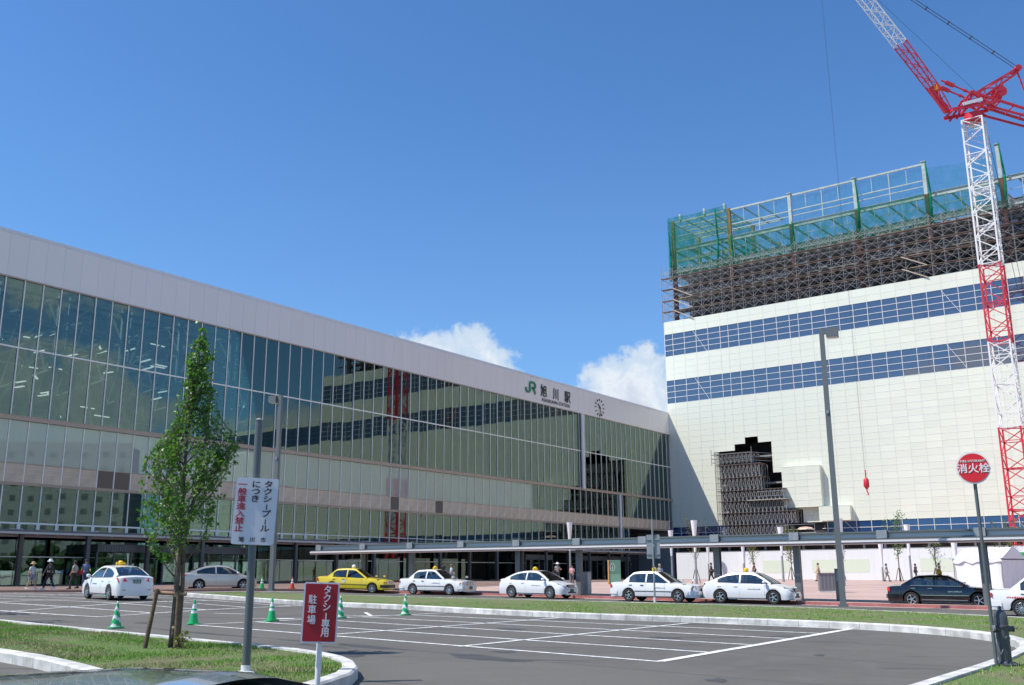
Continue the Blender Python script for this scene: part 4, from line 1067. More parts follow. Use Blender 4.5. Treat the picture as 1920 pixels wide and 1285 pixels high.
# taxi pool sign
g = gz(-4.04, 15.6) + .15
s1 = empty('taxi_pool_sign', (-4.04, 15.6, g), rad(9), 'white sign with black and red vertical writing on a grey pole', 'sign')
mb = MB(); mb.tube((0, 0, 0), (-.0, 0, 3.85), .062, .058, n=16); mb.build('pole', M_pole, s1, smooth=True, angle=.6)
MB().tube((0, 0, 3.85), (0, 0, 3.88), .066, .02, n=16).build('pole_cap', M_gal, s1)
MB().tube((0, 0, -.1), (0, 0, .12), .075, n=14).build('pole_sleeve', M_white, s1); MB().lathe([(.15, -.1), (.15, .02), (.1, .04)], 14).build('footing', M_kerb, s1)
bz = 2.755 - g; bd1 = empty('sign_board', (.02, -.075, bz)); bd1.parent = s1; bd1.rotation_euler = (0, rad(2.2), 0)
bpy.data.objects.remove(bd1)
rotb = (0, rad(2.3), 0)
plate('sign_board', .64, 1.02, .035, -.012, .012, M_signw, s1, (.02, -.075, bz), rotb)
plate('sign_rim', .655, 1.035, .04, .004, .016, M_gal, s1, (.02, -.068, bz), rotb)
MB().box(-.3, .3, .02, .05, bz + .33, bz + .37).box(-.3, .3, .02, .05, bz - .37, bz - .33).build('bracket', M_gal, s1, loc=(0, -.08, 0))
rt = (math.pi / 2, rad(2.3) * 0, 0)
def onboard(parent, chars, x, z, size, pitch, m, yb, bold=0, sx=1, lean=0):
    o = vtext(chars, size, pitch, parent, (x, yb, z), (math.pi / 2, lean, 0), m, bold=bold, sx=sx); return o
onboard(s1, 'タクシープール', .205, bz + .405, .120, .113, M_ink, -.094, .0016, 1.22, rad(2.3))
onboard(s1, 'につき', .02, bz + .405, .120, .11, M_ink, -.094, .0016, 1.22, rad(2.3))
onboard(s1, '一般車進入禁止', -.185, bz + .405, .116, .112, M_inkred, -.094, .0018, 1.22, rad(2.3))
text('旭　川　市', .082, s1, (.0, -.094, bz - .44), (math.pi / 2, rad(2.3), 0), M_ink, bold=.0012, ext=.002)
# red taxi sign
g = gz(-2.47, 13.0) + .15
gx = .14
s2 = empty('taxi_parking_sign', (-2.47, 13.0, gz(-2.47, 13) - .02), rad(8), 'red sign with white vertical writing on a short white pole', 'sign')
mb = MB(); mb.tube((0, 0, 0), (0.02, 0, .98), .036, n=14); mb.tube((0.02, 0, .98), (.02, 0, 1.45), .03, n=10); mb.build('pole', M_white, s2, smooth=True, angle=.6)
zc = 1.315 - (gz(-2.47, 13) - .02)
plate('sign_frame', .445, .745, .028, -.012, .012, mat('sign_rim_white', (.74, .74, .78), .4), s2, (.015, -.055, zc), (0, rad(1.8), 0))
plate('sign_board', .405, .705, .012, -.016, -.011, M_signred, s2, (.015, -.055, zc), (0, rad(1.8), 0))
for z in (zc + .355, zc - .355): MB().tube((.015, -.08, z), (.015, -.06, z), .01, n=8).build('bolt', M_gal, s2)
onboard(s2, 'タクシー専用', .098, zc + .27, .118, .104, M_txtw, -.074, .0022, .92, rad(1.8))
onboard(s2, '駐車場', -.085, zc + .155, .116, .124, M_txtw, -.074, .0022, .92, rad(1.8))
# hydrant with its round sign
M_hyd = mat('hydrant_paint', (.085, .095, .105), .4, metal=.2, var=.15, scale=8)
hx, hy = 8.27, 17.4; g = gz(hx, hy) + .14
hd = empty('fire_hydrant', (hx, hy, g), rad(10), 'dark grey pillar fire hydrant on the grass beside the round red sign', 'fire hydrant')
MB().lathe([(.2, 0), (.2, .035), (.13, .05), (.115, .08)], 18).build('base_flange', M_hyd, hd, smooth=True, angle=.5)
for i in range(8): a = i * math.pi / 4; MB().tube((.17 * math.cos(a), .17 * math.sin(a), .03), (.17 * math.cos(a), .17 * math.sin(a), .06), .015, n=6).build('bolt', M_hyd, hd)
MB().lathe([(.105, .05), (.105, .62), (.125, .63), (.125, .66), (.11, .67), (.11, .80), (.10, .84), (.075, .89), (.04, .915), (.03, .92), (.03, .97), (.0, .98)], 20).build('barrel', M_hyd, hd, smooth=True, angle=.7)
mb = MB()
for s in (-1, 1): mb.tube((s * .08, -.03, .60), (s * .165, -.05, .60), .045, n=12)
mb.tube((0, -.08, .46), (0, -.15, .46), .035, n=10); mb.build('outlet', M_hyd, hd, smooth=True, angle=.6)
MB().tube((-.165, -.05, .60), (-.21, -.06, .60), .06, n=14).build('outlet_cap', M_black, hd); MB().tube((.165, -.05, .60), (.18, -.05, .60), .05, n=12).build('outlet_cap', M_hyd, hd)
mb = MB(); mb.path([(-.2, -.08, .55), (-.2, -.12, .35), (-.16, -.13, .2), (-.1, -.12, .28)], [.006] * 4, 5); mb.build('chain', M_gal, hd)
hs = empty('hydrant_sign', (hx - .2, hy - .1, g), rad(-24), 'round red sign with white characters on a thin leaning pole above the hydrant', 'sign')
MB().tube((0, 0, .0), (-.02, 0, 3.35 - .15), .03, n=12).build('pole', M_pole, hs, smooth=True, angle=.6)
zc = 3.54 - g; mb = MB(); mb.lathe([(.275, -.03), (.275, .03)], 32, (0, 0, 0), 'y'); mb.build('sign_rim', M_white, hs, loc=(-.02, -.04, zc))
MB().lathe([(.25, -.004), (.25, .0)], 32, (0, 0, 0), 'y').build('sign_disc', mat('disc_red', (.70, .02, .03), .4), hs, loc=(-.02, -.074, zc))
text('消火栓', .175, hs, (-.02, -.082, zc - .02), rx, M_txtw, bold=.003, ext=.002)
text('FIRE HYDRANT', .058, hs, (-.02, -.082, zc + .115), rx, M_txtw, bold=.001, ext=.002)
mb = MB(); mb.tube((.03, -.03, .62), (-.0, -.04, .62), .05, n=10); mb.build('clamp', M_gal, hs)
# sign seen from behind on the island
bx, by = 6.88, 49.6; g = gz(bx, by) + .15
bs_ = empty('rear_view_sign', (bx, by, g), rad(-20), 'pair of grey sign backs on a slim pole behind the grass island', 'sign')
MB().tube((0, 0, 0), (0, 0, 3.9), .045, n=10).build('pole', M_gal, bs_, smooth=True, angle=.6)
for x in (-.19, .19):
    plate('sign_board', .28, 1.15, .02, -.01, .01, M_gal, bs_, (x, .08, 2.55))
for z in (2.2, 2.9): MB().box(-.34, .34, .02, .06, z - .03, z + .03).build('bracket', M_gal, bs_)
MB().tube((0, 0, -.1), (0, 0, .12), .07, n=10).build('footing', M_white, bs_)

# ---- cones
M_cg = mat('cone_green', (.01, .42, .13), .45); M_cw = mat('cone_white', (.75, .77, .75), .4); M_cr = mat('cone_red', (.6, .06, .03), .5)
def cone(x, y, style, label, m=M_cg, h=.72, base=None, z=None):
    g = gz(x, y) if z is None else z
    r = empty('traffic_cone', (x, y, g + .006), R.uniform(0, 1), label, 'traffic cone', 'striped road cones')
    mb = MB().prism(rounded(.38, .38, .06, 3), 0, .035); mb.build('base', m, r)
    rr = lambda z: .145 + (.022 - .145) * (z - .03) / (h - .03)
    nz, na = 26, 24; vs, fs, mi = [], [], []
    for j in range(nz + 1):
        z = .03 + (h - .03) * j / nz
        for i in range(na):
            a = 2 * math.pi * i / na; vs.append((rr(z) * math.cos(a), rr(z) * math.sin(a), z))
    for j in range(nz):
        zt = (j + .5) / nz
        for i in range(na):
            fs.append((j * na + i, j * na + (i + 1) % na, (j + 1) * na + (i + 1) % na, (j + 1) * na + i))
            if style == 'spiral': w = ((zt * 4.2 + abs((i / na * 2 + .3) % 1 - .5) * 1.3) % 1.45 < .62) or zt > .93
            else: w = .42 < zt < .53 or .62 < zt < .82
            mi.append(1 if w else 0)
    fs.append(tuple(range(nz * na, nz * na + na))); mi.append(1 if style == 'spiral' else 0)
    me = bpy.data.meshes.new('cone'); me.from_pydata(vs, [], fs); me.materials.append(m); me.materials.append(M_cw)
    me.polygons.foreach_set('material_index', mi); me.polygons.foreach_set('use_smooth', [True] * len(fs)); me.update()
    link('cone', me, r); return r
cone(-11.1, 28.6, 'spiral', 'green cone with slanting white stripes, nearest to the white car seen from behind')
cone(-9.52, 30.45, 'band', 'green cone with two white bands just right of the staked tree')
cone(-7.65, 32.35, 'band', 'green cone with two white bands between the white sign pole and the red sign')
cone(-5.83, 34.4, 'spiral', 'green cone with slanting stripes half hidden behind the red sign')
cone(-3.9, 36.8, 'spiral', 'green cone with slanting stripes standing alone near the middle of the lot')
cone(-20.1, 50.5, 'band', 'green cone mostly hidden under and behind the white car seen from the rear')
zz = pz(-15.3, 62.3); cone(-15.4, 62.2, 'band', 'green cone on the pavement before the station, left of the tall lamp post', z=zz)
cone(-14.0, 64.3, 'band', 'red and white cone by the station, right of the tall lamp post', m=M_cr, z=pz(-14, 64.3))
# ================================================================== HOARDING AND PLAZA
M_hoard = mat('white_hoarding', (.78, .80, .81), .5, rnd=.04); M_hgreen = mat('pale_green_mural', (.66, .74, .60), .5)
ho = empty('white_hoarding', (0, 0, 0), 0, 'long white site hoarding below the cream building', 'hoarding')
H0 = Vector((18.9, 117.0, 0)); HD = D2
hz0 = 1.24
for i in range(46):
    p = H0 + HD * (1.5 * i); mb = MB(); mb.box(.006, 1.494, -.02, .02, hz0 - .1, hz0 + 3.02)
    for k in range(4): mb.box(.15 + k * .36, .2 + k * .36, -.027, -.02, hz0 - .1, hz0 + 3.02)
    if i == 0: hme_ = mb.mesh('hoarding_panel', M_hoard)
    link('hoarding_panel', hme_, ho, p, (0, 0, A2_))
hb_ = H0 + Vector((D2.x * 69, D2.y * 69, 0))
MB().box(0, 69, -.04, .04, hz0 + 3.02, hz0 + 3.08).build('top_rail', M_gal, ho, H0, (0, 0, A2_))
for s, w in ((10.5, 3), (16, 6), (27, 4), (31.5, 6)): MB().box(s, s + w, -.034, -.03, hz0 + .7, hz0 + 2.0).build('mural_patch', M_hgreen, ho, H0, (0, 0, A2_))
for i in range(9):
    p = H0 + Vector((-HD.y, HD.x, 0)) * (1.5 * i + .02); link('hoarding_panel', hme_, ho, p + Vector((0, 0, 0)), (0, 0, A2_ + math.pi / 2))
M_lant = mat('lantern_white', (.86, .86, .88), .35)
def lantern(x, y, label, h=5.6):
    g = pz(x, y); r = empty('plaza_lantern', (x, y, g), 0, label, 'lamp post', 'slim plaza lamp posts with white cone heads')
    MB().tube((0, 0, 0), (0, 0, h - 2.6), .10, .085, n=10).build('pole', M_gal, r, smooth=True, angle=.6)
    MB().tube((0, 0, h - 2.6), (0, 0, h - 1.3), .09, .15, n=12).build('lamp_cone', M_lant, r, smooth=True, angle=.6)
    MB().tube((0, 0, h - 1.3), (0, 0, h), .15, .27, n=12).build('lamp_head', M_lant, r, smooth=True, angle=.6); return r
def atx(px, Y): return Y * (px - 960) / 1901.0
for px, Y, h, lb in ((1067, 94, 5.4, 'slim white headed lamp post by the station entrance, furthest left on the plaza'),
                     (1258, 104, 5.0, 'slim white headed lamp post just left of the leafy tree by the hoarding corner'),
                     (1303, 84, 5.2, 'slim white headed lamp post in front of the hoarding corner, tall lantern showing'),
                     (1327, 113, 4.3, 'thin lamp post near the hoarding, right of its corner'),
                     (1393, 112, 4.3, 'thin lamp post near the hoarding, beside the narrow small tree'),
                     (1466, 92, 4.9, 'slim white headed lamp post left of the big canopy post'),
                     (1579, 78, 5.1, 'slim white headed lamp post hidden partly by the thick lamp post'),
                     (1653, 95, 3.9, 'thin lamp post behind the walking pair on the plaza'),
                     (1706, 86, 4.9, 'slim white headed lamp post above the black taxi'),
                     (1792, 84, 3.6, 'thin lamp post between the black taxi and the white tent')):
    lantern(atx(px, Y), Y, lb, h)
# information board, cabinets, litter pillar
x, y = 8.4, 84; g = pz(x, y)
ib = empty('information_board', (x, y, g), rad(-12), 'green information board with an orange edge and a round emblem', 'notice board')
MB().box(-.46, .5, -.06, .06, 0, 1.95).build('board', mat('board_green', (.18, .36, .25), .5), ib)
MB().box(-.56, -.46, -.12, .12, 0, 1.97).build('edge', mat('board_orange', (.80, .40, .12), .5), ib)
MB().box(-.44, .48, -.07, -.06, .84, 1.92).build('map_panel', mat('board_dark_green', (.10, .25, .18), .5), ib)
mb = MB(); mb.lathe([(.2, -.075), (.26, -.075)], 20, (0, 0, 0), 'y')
tt = MB(); N_ = 22
for i in range(N_):
    a0, a1 = 2 * math.pi * i / N_, 2 * math.pi * (i + 1) / N_
    tt.beam((-.16 + .2 * math.cos(a0), -.078, 1.38 + .3 * math.sin(a0)), (-.16 + .2 * math.cos(a1), -.078, 1.38 + .3 * math.sin(a1)), .03, .02, up=(0, 1, 0))
tt.box(-.18, -.14, -.085, -.07, 1.22, 1.42).box(-.18, -.14, -.085, -.07, 1.48, 1.54); tt.build('emblem', M_white, ib)
x, y = 4.35, 60.5; g = pz(x, y)
pb = empty('service_pillar', (x, y, g), A2_, 'plain light grey pillar box right of the canopy post', 'pillar box'); MB().box(-.22, .22, -.2, .2, 0, 1.25).build('body', M_gal, pb); MB().box(-.24, .24, -.22, .22, 1.25, 1.3).build('cap', M_grey, pb)
x, y = 20.0, 64.0; g = pz(x, y)
cb = empty('utility_cabinet', (x, y, g), rad(-8), 'grey box cabinet behind the thick lamp post on the plaza', 'cabinet')
M_cab = mat('cabinet_grey', (.23, .22, .23), .5); MB().box(-.75, .75, -.3, .3, .08, 1.15).build('body', M_cab, cb); MB().box(-.79, .79, -.34, .34, 1.15, 1.19).build('top', mat('cab_top', (.24, .14, .15), .5), cb)
MB().box(-.77, .77, -.32, .32, 0, .08).build('plinth', M_kerb, cb)
for k in range(6): MB().box(-.6 + k * .22, -.5 + k * .22, -.31, -.3, .2, 1.05).build('vent_slot', M_grey, cb)
x, y = 15.85, 49.6; g = pz(x, y)
gp = empty('guide_post', (x, y, g), rad(-15), 'slim dark guide post with a pale blue panel left of the thick lamp post', 'sign')
MB().box(-.13, .13, -.06, .06, 0, 1.55).build('body', M_grey, gp); MB().box(-.08, .06, -.068, -.06, .95, 1.45).build('panel', mat('panel_blue', (.20, .33, .38), .4), gp)
# white tents
M_tent = mat('tent_white', (.80, .80, .82), .7, var=.03, scale=1); M_tentb = mat('tent_blue', (.05, .16, .50), .7)
def tent(x, y, rz, w, d, h, label, m=M_tent, mr=None, walls=True, grp='event tents'):
    g = pz(x, y); r = empty('marquee_tent', (x, y, g), rz, label, 'tent', grp); mr = mr or m; n = 14
    mb = MB()   # roof: softly sagging sheet, scalloped valance
    rows_ = 9; vs = []
    for j in range(rows_ + 1):
        v = j / rows_
        for i in range(n + 1):
            u = i / n; X_ = (u - .5) * w; Y_ = (v - .5) * d
            k = 1 - abs(v - .5) * 2; z = h * .70 + h * .27 * k - .05 * math.sin(u * math.pi * 6) * (1 - k) - .06 * math.sin(k * math.pi)
            vs.append((X_, Y_, z))
    mb.add(vs, [(j * (n + 1) + i, j * (n + 1) + i + 1, (j + 1) * (n + 1) + i + 1, (j + 1) * (n + 1) + i) for j in range(rows_) for i in range(n)])
    for Y_ in (-d / 2, d / 2):
        vs = []
        for i in range(n * 2 + 1):
            u = i / (n * 2); zt = h * .70 - .05 * math.sin(u * math.pi * 6); vs += [((u - .5) * w, Y_, zt), ((u - .5) * w, Y_ + .01, zt - .17 - .06 * abs(math.sin(u * math.pi * 4)))]
        mb.add(vs, [(2 * i, 2 * i + 1, 2 * i + 3, 2 * i + 2) for i in range(n * 2)])
    for X_ in (-w / 2, w / 2): mb.add([(X_, -d / 2, h * .7), (X_, d / 2, h * .7), (X_, 0, h * .97)], [(0, 1, 2)])
    mb.build('roof', mr, r, smooth=True, angle=.5)
    for X_ in (-w / 2 + .05, w / 2 - .05):
        for Y_ in (-d / 2 + .05, d / 2 - .05): MB().tube((X_, Y_, 0), (X_, Y_, h * .70), .03, n=6).build('leg', M_gal, r)
    if walls:
        def wall(p, q):
            N = 26; vs = []
            dx, dy = q[0] - p[0], q[1] - p[1]; L = math.hypot(dx, dy); nx_, ny_ = -dy / L, dx / L
            for i in range(N + 1):
                t = i / N
                for z, amp in ((.02, .09), (h * .35, .07), (h * .68, .015)):
                    o_ = amp * math.sin(t * 31 + z * 2) + amp * .6 * math.sin(t * 13); vs.append((p[0] + dx * t + nx_ * o_, p[1] + dy * t + ny_ * o_, z))
            mm = MB(); mm.add(vs, [(3 * i, 3 * i + 3, 3 * i + 4, 3 * i + 1) for i in range(N)] + [(3 * i + 1, 3 * i + 4, 3 * i + 5, 3 * i + 2) for i in range(N)]); mm.build('side_wall', m, r, smooth=True)
        a, b = w / 2 - .08, d / 2 - .08; wall((-a, -b), (a, -b)); wall((a, -b), (a, b)); wall((a, b), (-a, b)); wall((-a, b), (-a, -b))
    return r
tent(29.2, 62.0, rad(-50), 3.0, 3.4, 2.9, 'white closed marquee tent with wavy walls behind the black taxi')
tent(40.5, 76, rad(-20), 3.4, 3.0, 2.7, 'white marquee out on the plaza to the right', M_tent)
for i, (x, y) in enumerate(((46, 69), (52, 72), (58, 66), (64, 70), (50, 62))): tent(x, y, rad(20 * i), 4, 3, 2.8, 'event tent mirrored in the station doors, ' + ['white and nearest the walkway', 'first with a blue roof', 'white between two blue roofs', 'second with a blue roof', 'white and set back by the road'][i], M_tent, M_tentb if i % 2 else M_tent, i % 2 == 0)
gc = empty('green_container', (38.3, 74, pz(38.3, 74)), rad(-30), 'bright green box at the right edge beyond the white tent', 'container')
MB().box(-1.4, 1.4, -1.1, 1.1, 0, 2.5).build('body', mat('bright_green', (.02, .42, .07), .5), gc)
for k in range(8): MB().box(-1.3 + k * .34, -1.15 + k * .34, -1.13, -1.1, .1, 2.4).build('rib', mat('bright_green_rib', (.02, .36, .06), .5) if k == 0 else bpy.data.materials['bright_green_rib'], gc)
for i, (x, y) in enumerate(((30, 74.5), (34, 79))):
    gr = empty('green_booth', (x + 26, y - 14, pz(x, y)), rad(15 * i), ['bright green stall mirrored in the doors behind the white car', 'second bright green stall mirrored in the doors, further off'][i], 'stall'); MB().box(-2.5, 2.5, -1, 1, 0, 2.1).build('body', bpy.data.materials['bright_green'], gr)
# apartment block across the square, mirrored in the station glass
ap = empty('apartment_block', (150, 52, 0), rad(100), 'white apartment block with rows of small square windows', 'building')
MB().box(-26, 26, 0, 14, -2, 33).build('wall', mat('apartment_white', (.36, .37, .37), .7), ap)
wm = MB().box(-.7, .7, .0, .05, 0, 1.3).mesh('window', mat('apartment_window', (.16, .17, .18), .3))
for i in range(13):
    for j in range(9): link('window', wm, ap, (-24 + 4 * i, 14.0, 3 + 3.3 * j))
tb = MB(); rq = random.Random(9)
for i in range(150):
    x = 128 + rq.uniform(-3, 3); y = 2 + i * .7 + rq.uniform(-1, 1); z = rq.uniform(1, 8.5); r = rq.uniform(1.0, 2.0)
    tb.lathe([(0, -r), (r * .75, -r * .6), (r, 0), (r * .7, r * .65), (0, r)], 7, (x, y, z))
tag(tb.build('tree_belt', mat('dark_foliage', (.04, .07, .03), .9, var=.6, scale=1.5)), 'dark belt of trees across the square, mirrored low in the station doors', 'trees', kind='stuff')
hl = MB(); vs = []; NH = 34
for k in range(NH):
    a = rad(-125 + 5.2 * k)
    for rr, z in ((225, -6), (262, 10 + 4 * math.sin(k * 1.3) + 3 * math.sin(k * 2.9)), (300, 14 + 5 * math.sin(k * .8)), (360, -6)): vs.append((150 + rr * math.cos(a), 10 + rr * math.sin(a), z))
hl.add(vs, [(4 * i + j, 4 * i + 4 + j, 4 * i + 5 + j, 4 * i + 1 + j) for i in range(NH - 1) for j in range(3)])
o = hl.build('distant_hills', mat('hill_green', (.05, .08, .05), .9, var=.4, scale=.02)); o['kind'] = 'structure'
# ================================================================== CARS
def paint(name, c, metal=0, rough=.28): return mat(name, c, rough, metal, coat=1.0)
M_cglass = glass('car_glass', (.20, .25, .24), (.9, .95, .95), .10, wav=0)
M_tyre = mat('tyre', (.022, .022, .023), .8); M_rim = mat('alloy_rim', (.62, .62, .63), .25, metal=.9); M_well = mat('wheel_well', (.01, .01, .01), .9)
M_chrome = mat('chrome', (.75, .75, .76), .15, metal=1); M_seat = mat('seat_cloth', (.10, .10, .11), .9); M_headl = mat('headlamp', (.62, .66, .70), .12, coat=1)
M_tail = mat('tail_lamp', (.60, .03, .03), .2, coat=1); M_amber = mat('amber_lamp', (.85, .28, .03), .25, coat=1); M_plate = mat('number_plate', (.72, .74, .70), .5)
M_plateg = mat('number_plate_green', (.02, .12, .08), .5); M_blackp = mat('black_plastic', (.02, .02, .022), .45); M_yel = mat('roof_sign_yellow', (.85, .52, .02), .4)
def interp(P, x):
    if x <= P[0][0]: return P[0][1]
    for (a, u), (b, v) in zip(P[:-1], P[1:]):
        if x <= b: return u + (v - u) * (x - a) / (b - a)
    return P[-1][1]
TYPES = {
 'modern': dict(L=4.58, W=1.70, H=1.47, wb=2.65, off=.06, R=.315,
    top=[(-2.29, .62), (-2.26, .80), (-2.20, .99), (-2.08, 1.045), (-1.75, 1.055), (-1.55, 1.05), (.9, .99), (1.15, .965), (1.55, .91), (1.9, .83), (2.12, .73), (2.23, .60), (2.29, .48)],
    roof=[(-1.80, 1.05), (-1.30, 1.27), (-.95, 1.385), (-.55, 1.445), (-.1, 1.47), (.25, 1.455), (.5, 1.40), (.9, 1.20), (1.27, .965)], rr=-.95, rf=.36, belt=[(-2.2, .97), (-1.5, .955), (1.27, .90)], xc=-1.42, xb=-.28, head=(.68, .17), nose=.30),
 'boxy': dict(L=4.69, W=1.695, H=1.49, wb=2.68, off=.05, R=.305,
    top=[(-2.345, .60), (-2.34, .88), (-2.30, .955), (-2.15, .975), (-1.5, .985), (.8, .97), (1.0, .955), (1.6, .915), (2.1, .86), (2.28, .82), (2.335, .72), (2.345, .50)],
    roof=[(-1.62, .985), (-1.12, 1.40), (-1.0, 1.44), (-.5, 1.475), (.0, 1.475), (.22, 1.43), (.98, .955)], rr=-1.05, rf=.18, belt=[(-2.3, .93), (-1.5, .92), (1.0, .885)], xc=-1.28, xb=-.35, head=(.66, .15), nose=.14),
 'saloon': dict(L=4.86, W=1.72, H=1.42, wb=2.8, off=.0, R=.32,
    top=[(-2.43, .60), (-2.42, .82), (-2.38, .91), (-2.2, .94), (-1.5, .965), (.8, .95), (1.0, .93), (1.6, .89), (2.15, .83), (2.36, .77), (2.42, .65), (2.43, .48)],
    roof=[(-1.82, .96), (-1.22, 1.33), (-1.05, 1.375), (-.5, 1.405), (.0, 1.40), (.2, 1.37), (1.02, .93)], rr=-1.15, rf=.14, belt=[(-2.4, .90), (-1.5, .895), (1.0, .87)], xc=-1.42, xb=-.40, head=(.64, .14), nose=.12),
}
def make_car(typ, body_m, label, group, spec):
    T = TYPES[typ]; L, W, H, wb, off, Rw = T['L'], T['W'], T['H'], T['wb'], T['off'], T['R']
    root = empty('taxi' if spec.get('taxi') else 'parked_car', (0, 0, 0), 0, label, 'taxi' if spec.get('taxi') else 'car', group)
    wx = [-wb / 2 + off, wb / 2 + off]; Ra = Rw + .055
    xs = set(); x = -L / 2
    while x <= L / 2 + 1e-6: xs.add(round(x, 3)); x += .09
    for c in wx:
        for k in range(17): xs.add(round(c - Ra * math.cos(math.pi * k / 16), 4))
    for a, _ in T['top']: xs.add(round(a, 3))
    xs.add(L / 2); xs = sorted(xs)
    def hw(x):
        t = abs(x) / (L / 2); n = T['nose']
        w = W / 2 * (1 - .035 * t * t)
        e = max(0, (abs(x) - (L / 2 - (n if x > 0 else n * .8))) / (n if x > 0 else n * .8)); return w - e ** 2 * (.20 if typ == 'modern' else .07)
    def zlow(x):
        z = .21 if typ == 'modern' else .235
        for c in wx:
            d = abs(x - c)
            if d < Ra: z = max(z, Rw + math.sqrt(max(0, Ra * Ra - d * d)))
        if x > L / 2 - .35: z = max(z, .20 + (x - L / 2 + .35) * .12)
        return z
    vs, fs, ring = [], [], 18
    for x in xs:
        w = hw(x); zl = zlow(x); zt = interp(T['top'], x); zb = min(interp(T['belt'], x), zt - .05)
        zb = max(zb, zl + .04); zm = max(.5, zl + .02); zm = min(zm, zb - .02)
        half = [(.0, .20), (.52, .20), (.52, max(.2, zl)), (w - .03, zl), (w, min(zm, zl + .12) if zl > .5 else max(zl + .05, .40)), (w + .004, (zm + zb) / 2), (w - .05, zb), (w - .20, zt - .02 + (0)), (.0, zt + .012)]
        if half[4][1] > half[5][1]: half[4] = (half[4][0], half[5][1] - .005)
        for y, z in half: vs.append((x, y, z))
        for y, z in half: vs.append((x, -y, z))
    n = len(xs)
    for i in range(n - 1):
        a, b = i * ring, (i + 1) * ring
        for j in range(8):
            fs.append((a + j, a + j + 1, b + j + 1, b + j)); fs.append((a + 9 + j + 1, a + 9 + j, b + 9 + j, b + 9 + j + 1))
    for a in (0, (n - 1) * ring):
        fs.append(tuple(a + j for j in range(9))); fs.append(tuple(a + 9 + j for j in range(9)))
    mb = MB(); mb.add(vs, fs); bm_ = mb.build('body', [body_m, M_well], root, smooth=True, angle=.55)
    for p in bm_.data.polygons:
        c = p.center
        if abs(c.y) < .60 and c.z < .72 and abs(c.x) < L / 2 - .1: p.material_index = 1
    # glasshouse
    rf0, rf1 = T['roof'][0][0], T['roof'][-1][0]
    def zb_(x): return interp(T['belt'], x) + .045
    def side_y(x, z, s, o=0):
        yb = hw(x) - .075; k = (z - .93) / (H - .93); return s * (yb - max(0, k) * .20 - (max(0, k) ** 4) * .05 + o)
    gx = sorted(set([rf0 + (rf1 - rf0) * i / 40 for i in range(41)] + [a for a, _ in T['roof']] + [T['rr'], T['rf'], T['xc'], T['xb'] - .04, T['xb'] + .04]))
    def zr(x): return interp(T['roof'], x)
    def top_surf(mb, x0, x1, inset, dz):
        X_ = [x for x in gx if x0 - 1e-6 <= x <= x1 + 1e-6]; vs = []
        for x in X_:
            z = zr(x); y = abs(side_y(x, z, 1)) - inset
            for k in range(7):
                u = -1 + 2 * k / 6; vs.append((x, y * u, z + dz + .035 * (1 - u * u)))
        mb.add(vs, [(7 * i + k, 7 * i + k + 1, 7 * i + 7 + k + 1, 7 * i + 7 + k) for i in range(len(X_) - 1) for k in range(6)])
    def side_surf(mb, s, x0, x1, zlo, zhi, o):
        X_ = [x for x in gx if x0 - 1e-6 <= x <= x1 + 1e-6]; vs = []
        if len(X_) < 2: return
        for x in X_:
            a, b = zlo(x), zhi(x); b = max(a, b)
            for k in range(4):
                z = a + (b - a) * k / 3; vs.append((x, side_y(x, z, s, o), z))
        mb.add(vs, [(4 * i + k, 4 * i + k + 1, 4 * i + 4 + k + 1, 4 * i + 4 + k) for i in range(len(X_) - 1) for k in range(3)])
    mb = MB(); top_surf(mb, T['rr'], T['rf'], 0, .0)
    base = lambda x: min(zb_(x) - .05, zr(x))
    for s in (-1, 1):
        side_surf(mb, s, rf0, rf1, lambda x: max(base(x), zr(x) - .085), zr, .006)
        side_surf(mb, s, rf0, T['xc'], base, zr, .004)
        side_surf(mb, s, T['xb'] - .045, T['xb'] + .045, base, zr, .004)
        side_surf(mb, s, rf0, rf1, base, lambda x: min(zr(x), zb_(x)), .005)
        for x0, x1 in ((rf0, T['rr']), (T['rf'], rf1)):   # pillar faces beside the screens
            X_ = [x for x in gx if x0 - 1e-6 <= x <= x1 + 1e-6]; v2 = []
            for x in X_: z = zr(x); y = side_y(x, z, s, .006); v2 += [(x, y, z), (x, y - s * .075, z + .012)]
            mb.add(v2, [(2 * i, 2 * i + 1, 2 * i + 3, 2 * i + 2) for i in range(len(X_) - 1)])
    mb.build('roof', body_m, root, smooth=True, angle=.6)
    mb = MB(); top_surf(mb, T['rf'] - .02, rf1, .06, -.012); mb.build('windscreen', M_cglass, root, smooth=True)
    mb = MB(); top_surf(mb, rf0, T['rr'] + .02, .06, -.012); mb.build('rear_window', M_cglass, root, smooth=True)
    for s in (-1, 1):
        for a, b in ((T['xc'], T['xb']), (T['xb'], rf1)):
            mb = MB(); side_surf(mb, s, a, b, base, lambda x: zr(x) - .06, -.008); mb.build('side_window', M_cglass, root, smooth=True)
    for s in (-1, 1):
        mb = MB(); yy = lambda x, z: side_y(x, z, s, .012); a, b = T['xc'], rf1 - .25; pts = [a + (b - a) * i / 8 for i in range(9)]
        for x0, x1 in zip(pts[:-1], pts[1:]): mb.beam((x0, yy(x0, .95), zb_(x0)), (x1, yy(x1, .95), zb_(x1)), .012, .018)
        mb.build('window_trim', M_chrome if spec.get('chrome') else M_blackp, root)
    # interior
    mb = MB()
    for x in (-.85, .15):
        for y in (-.36, .36): mb.add([(x - .02, y - .22, .55), (x + .16, y - .22, .55), (x + .0, y - .2, 1.13), (x - .12, y - .2, 1.13), (x - .02, y + .22, .55), (x + .16, y + .22, .55), (x + .0, y + .2, 1.13), (x - .12, y + .2, 1.13)],
            [(0, 1, 2, 3), (7, 6, 5, 4), (0, 4, 5, 1), (1, 5, 6, 2), (2, 6, 7, 3), (3, 7, 4, 0)]); mb.box(x - .16, x - .06, y - .12, y + .12, 1.14, 1.30)
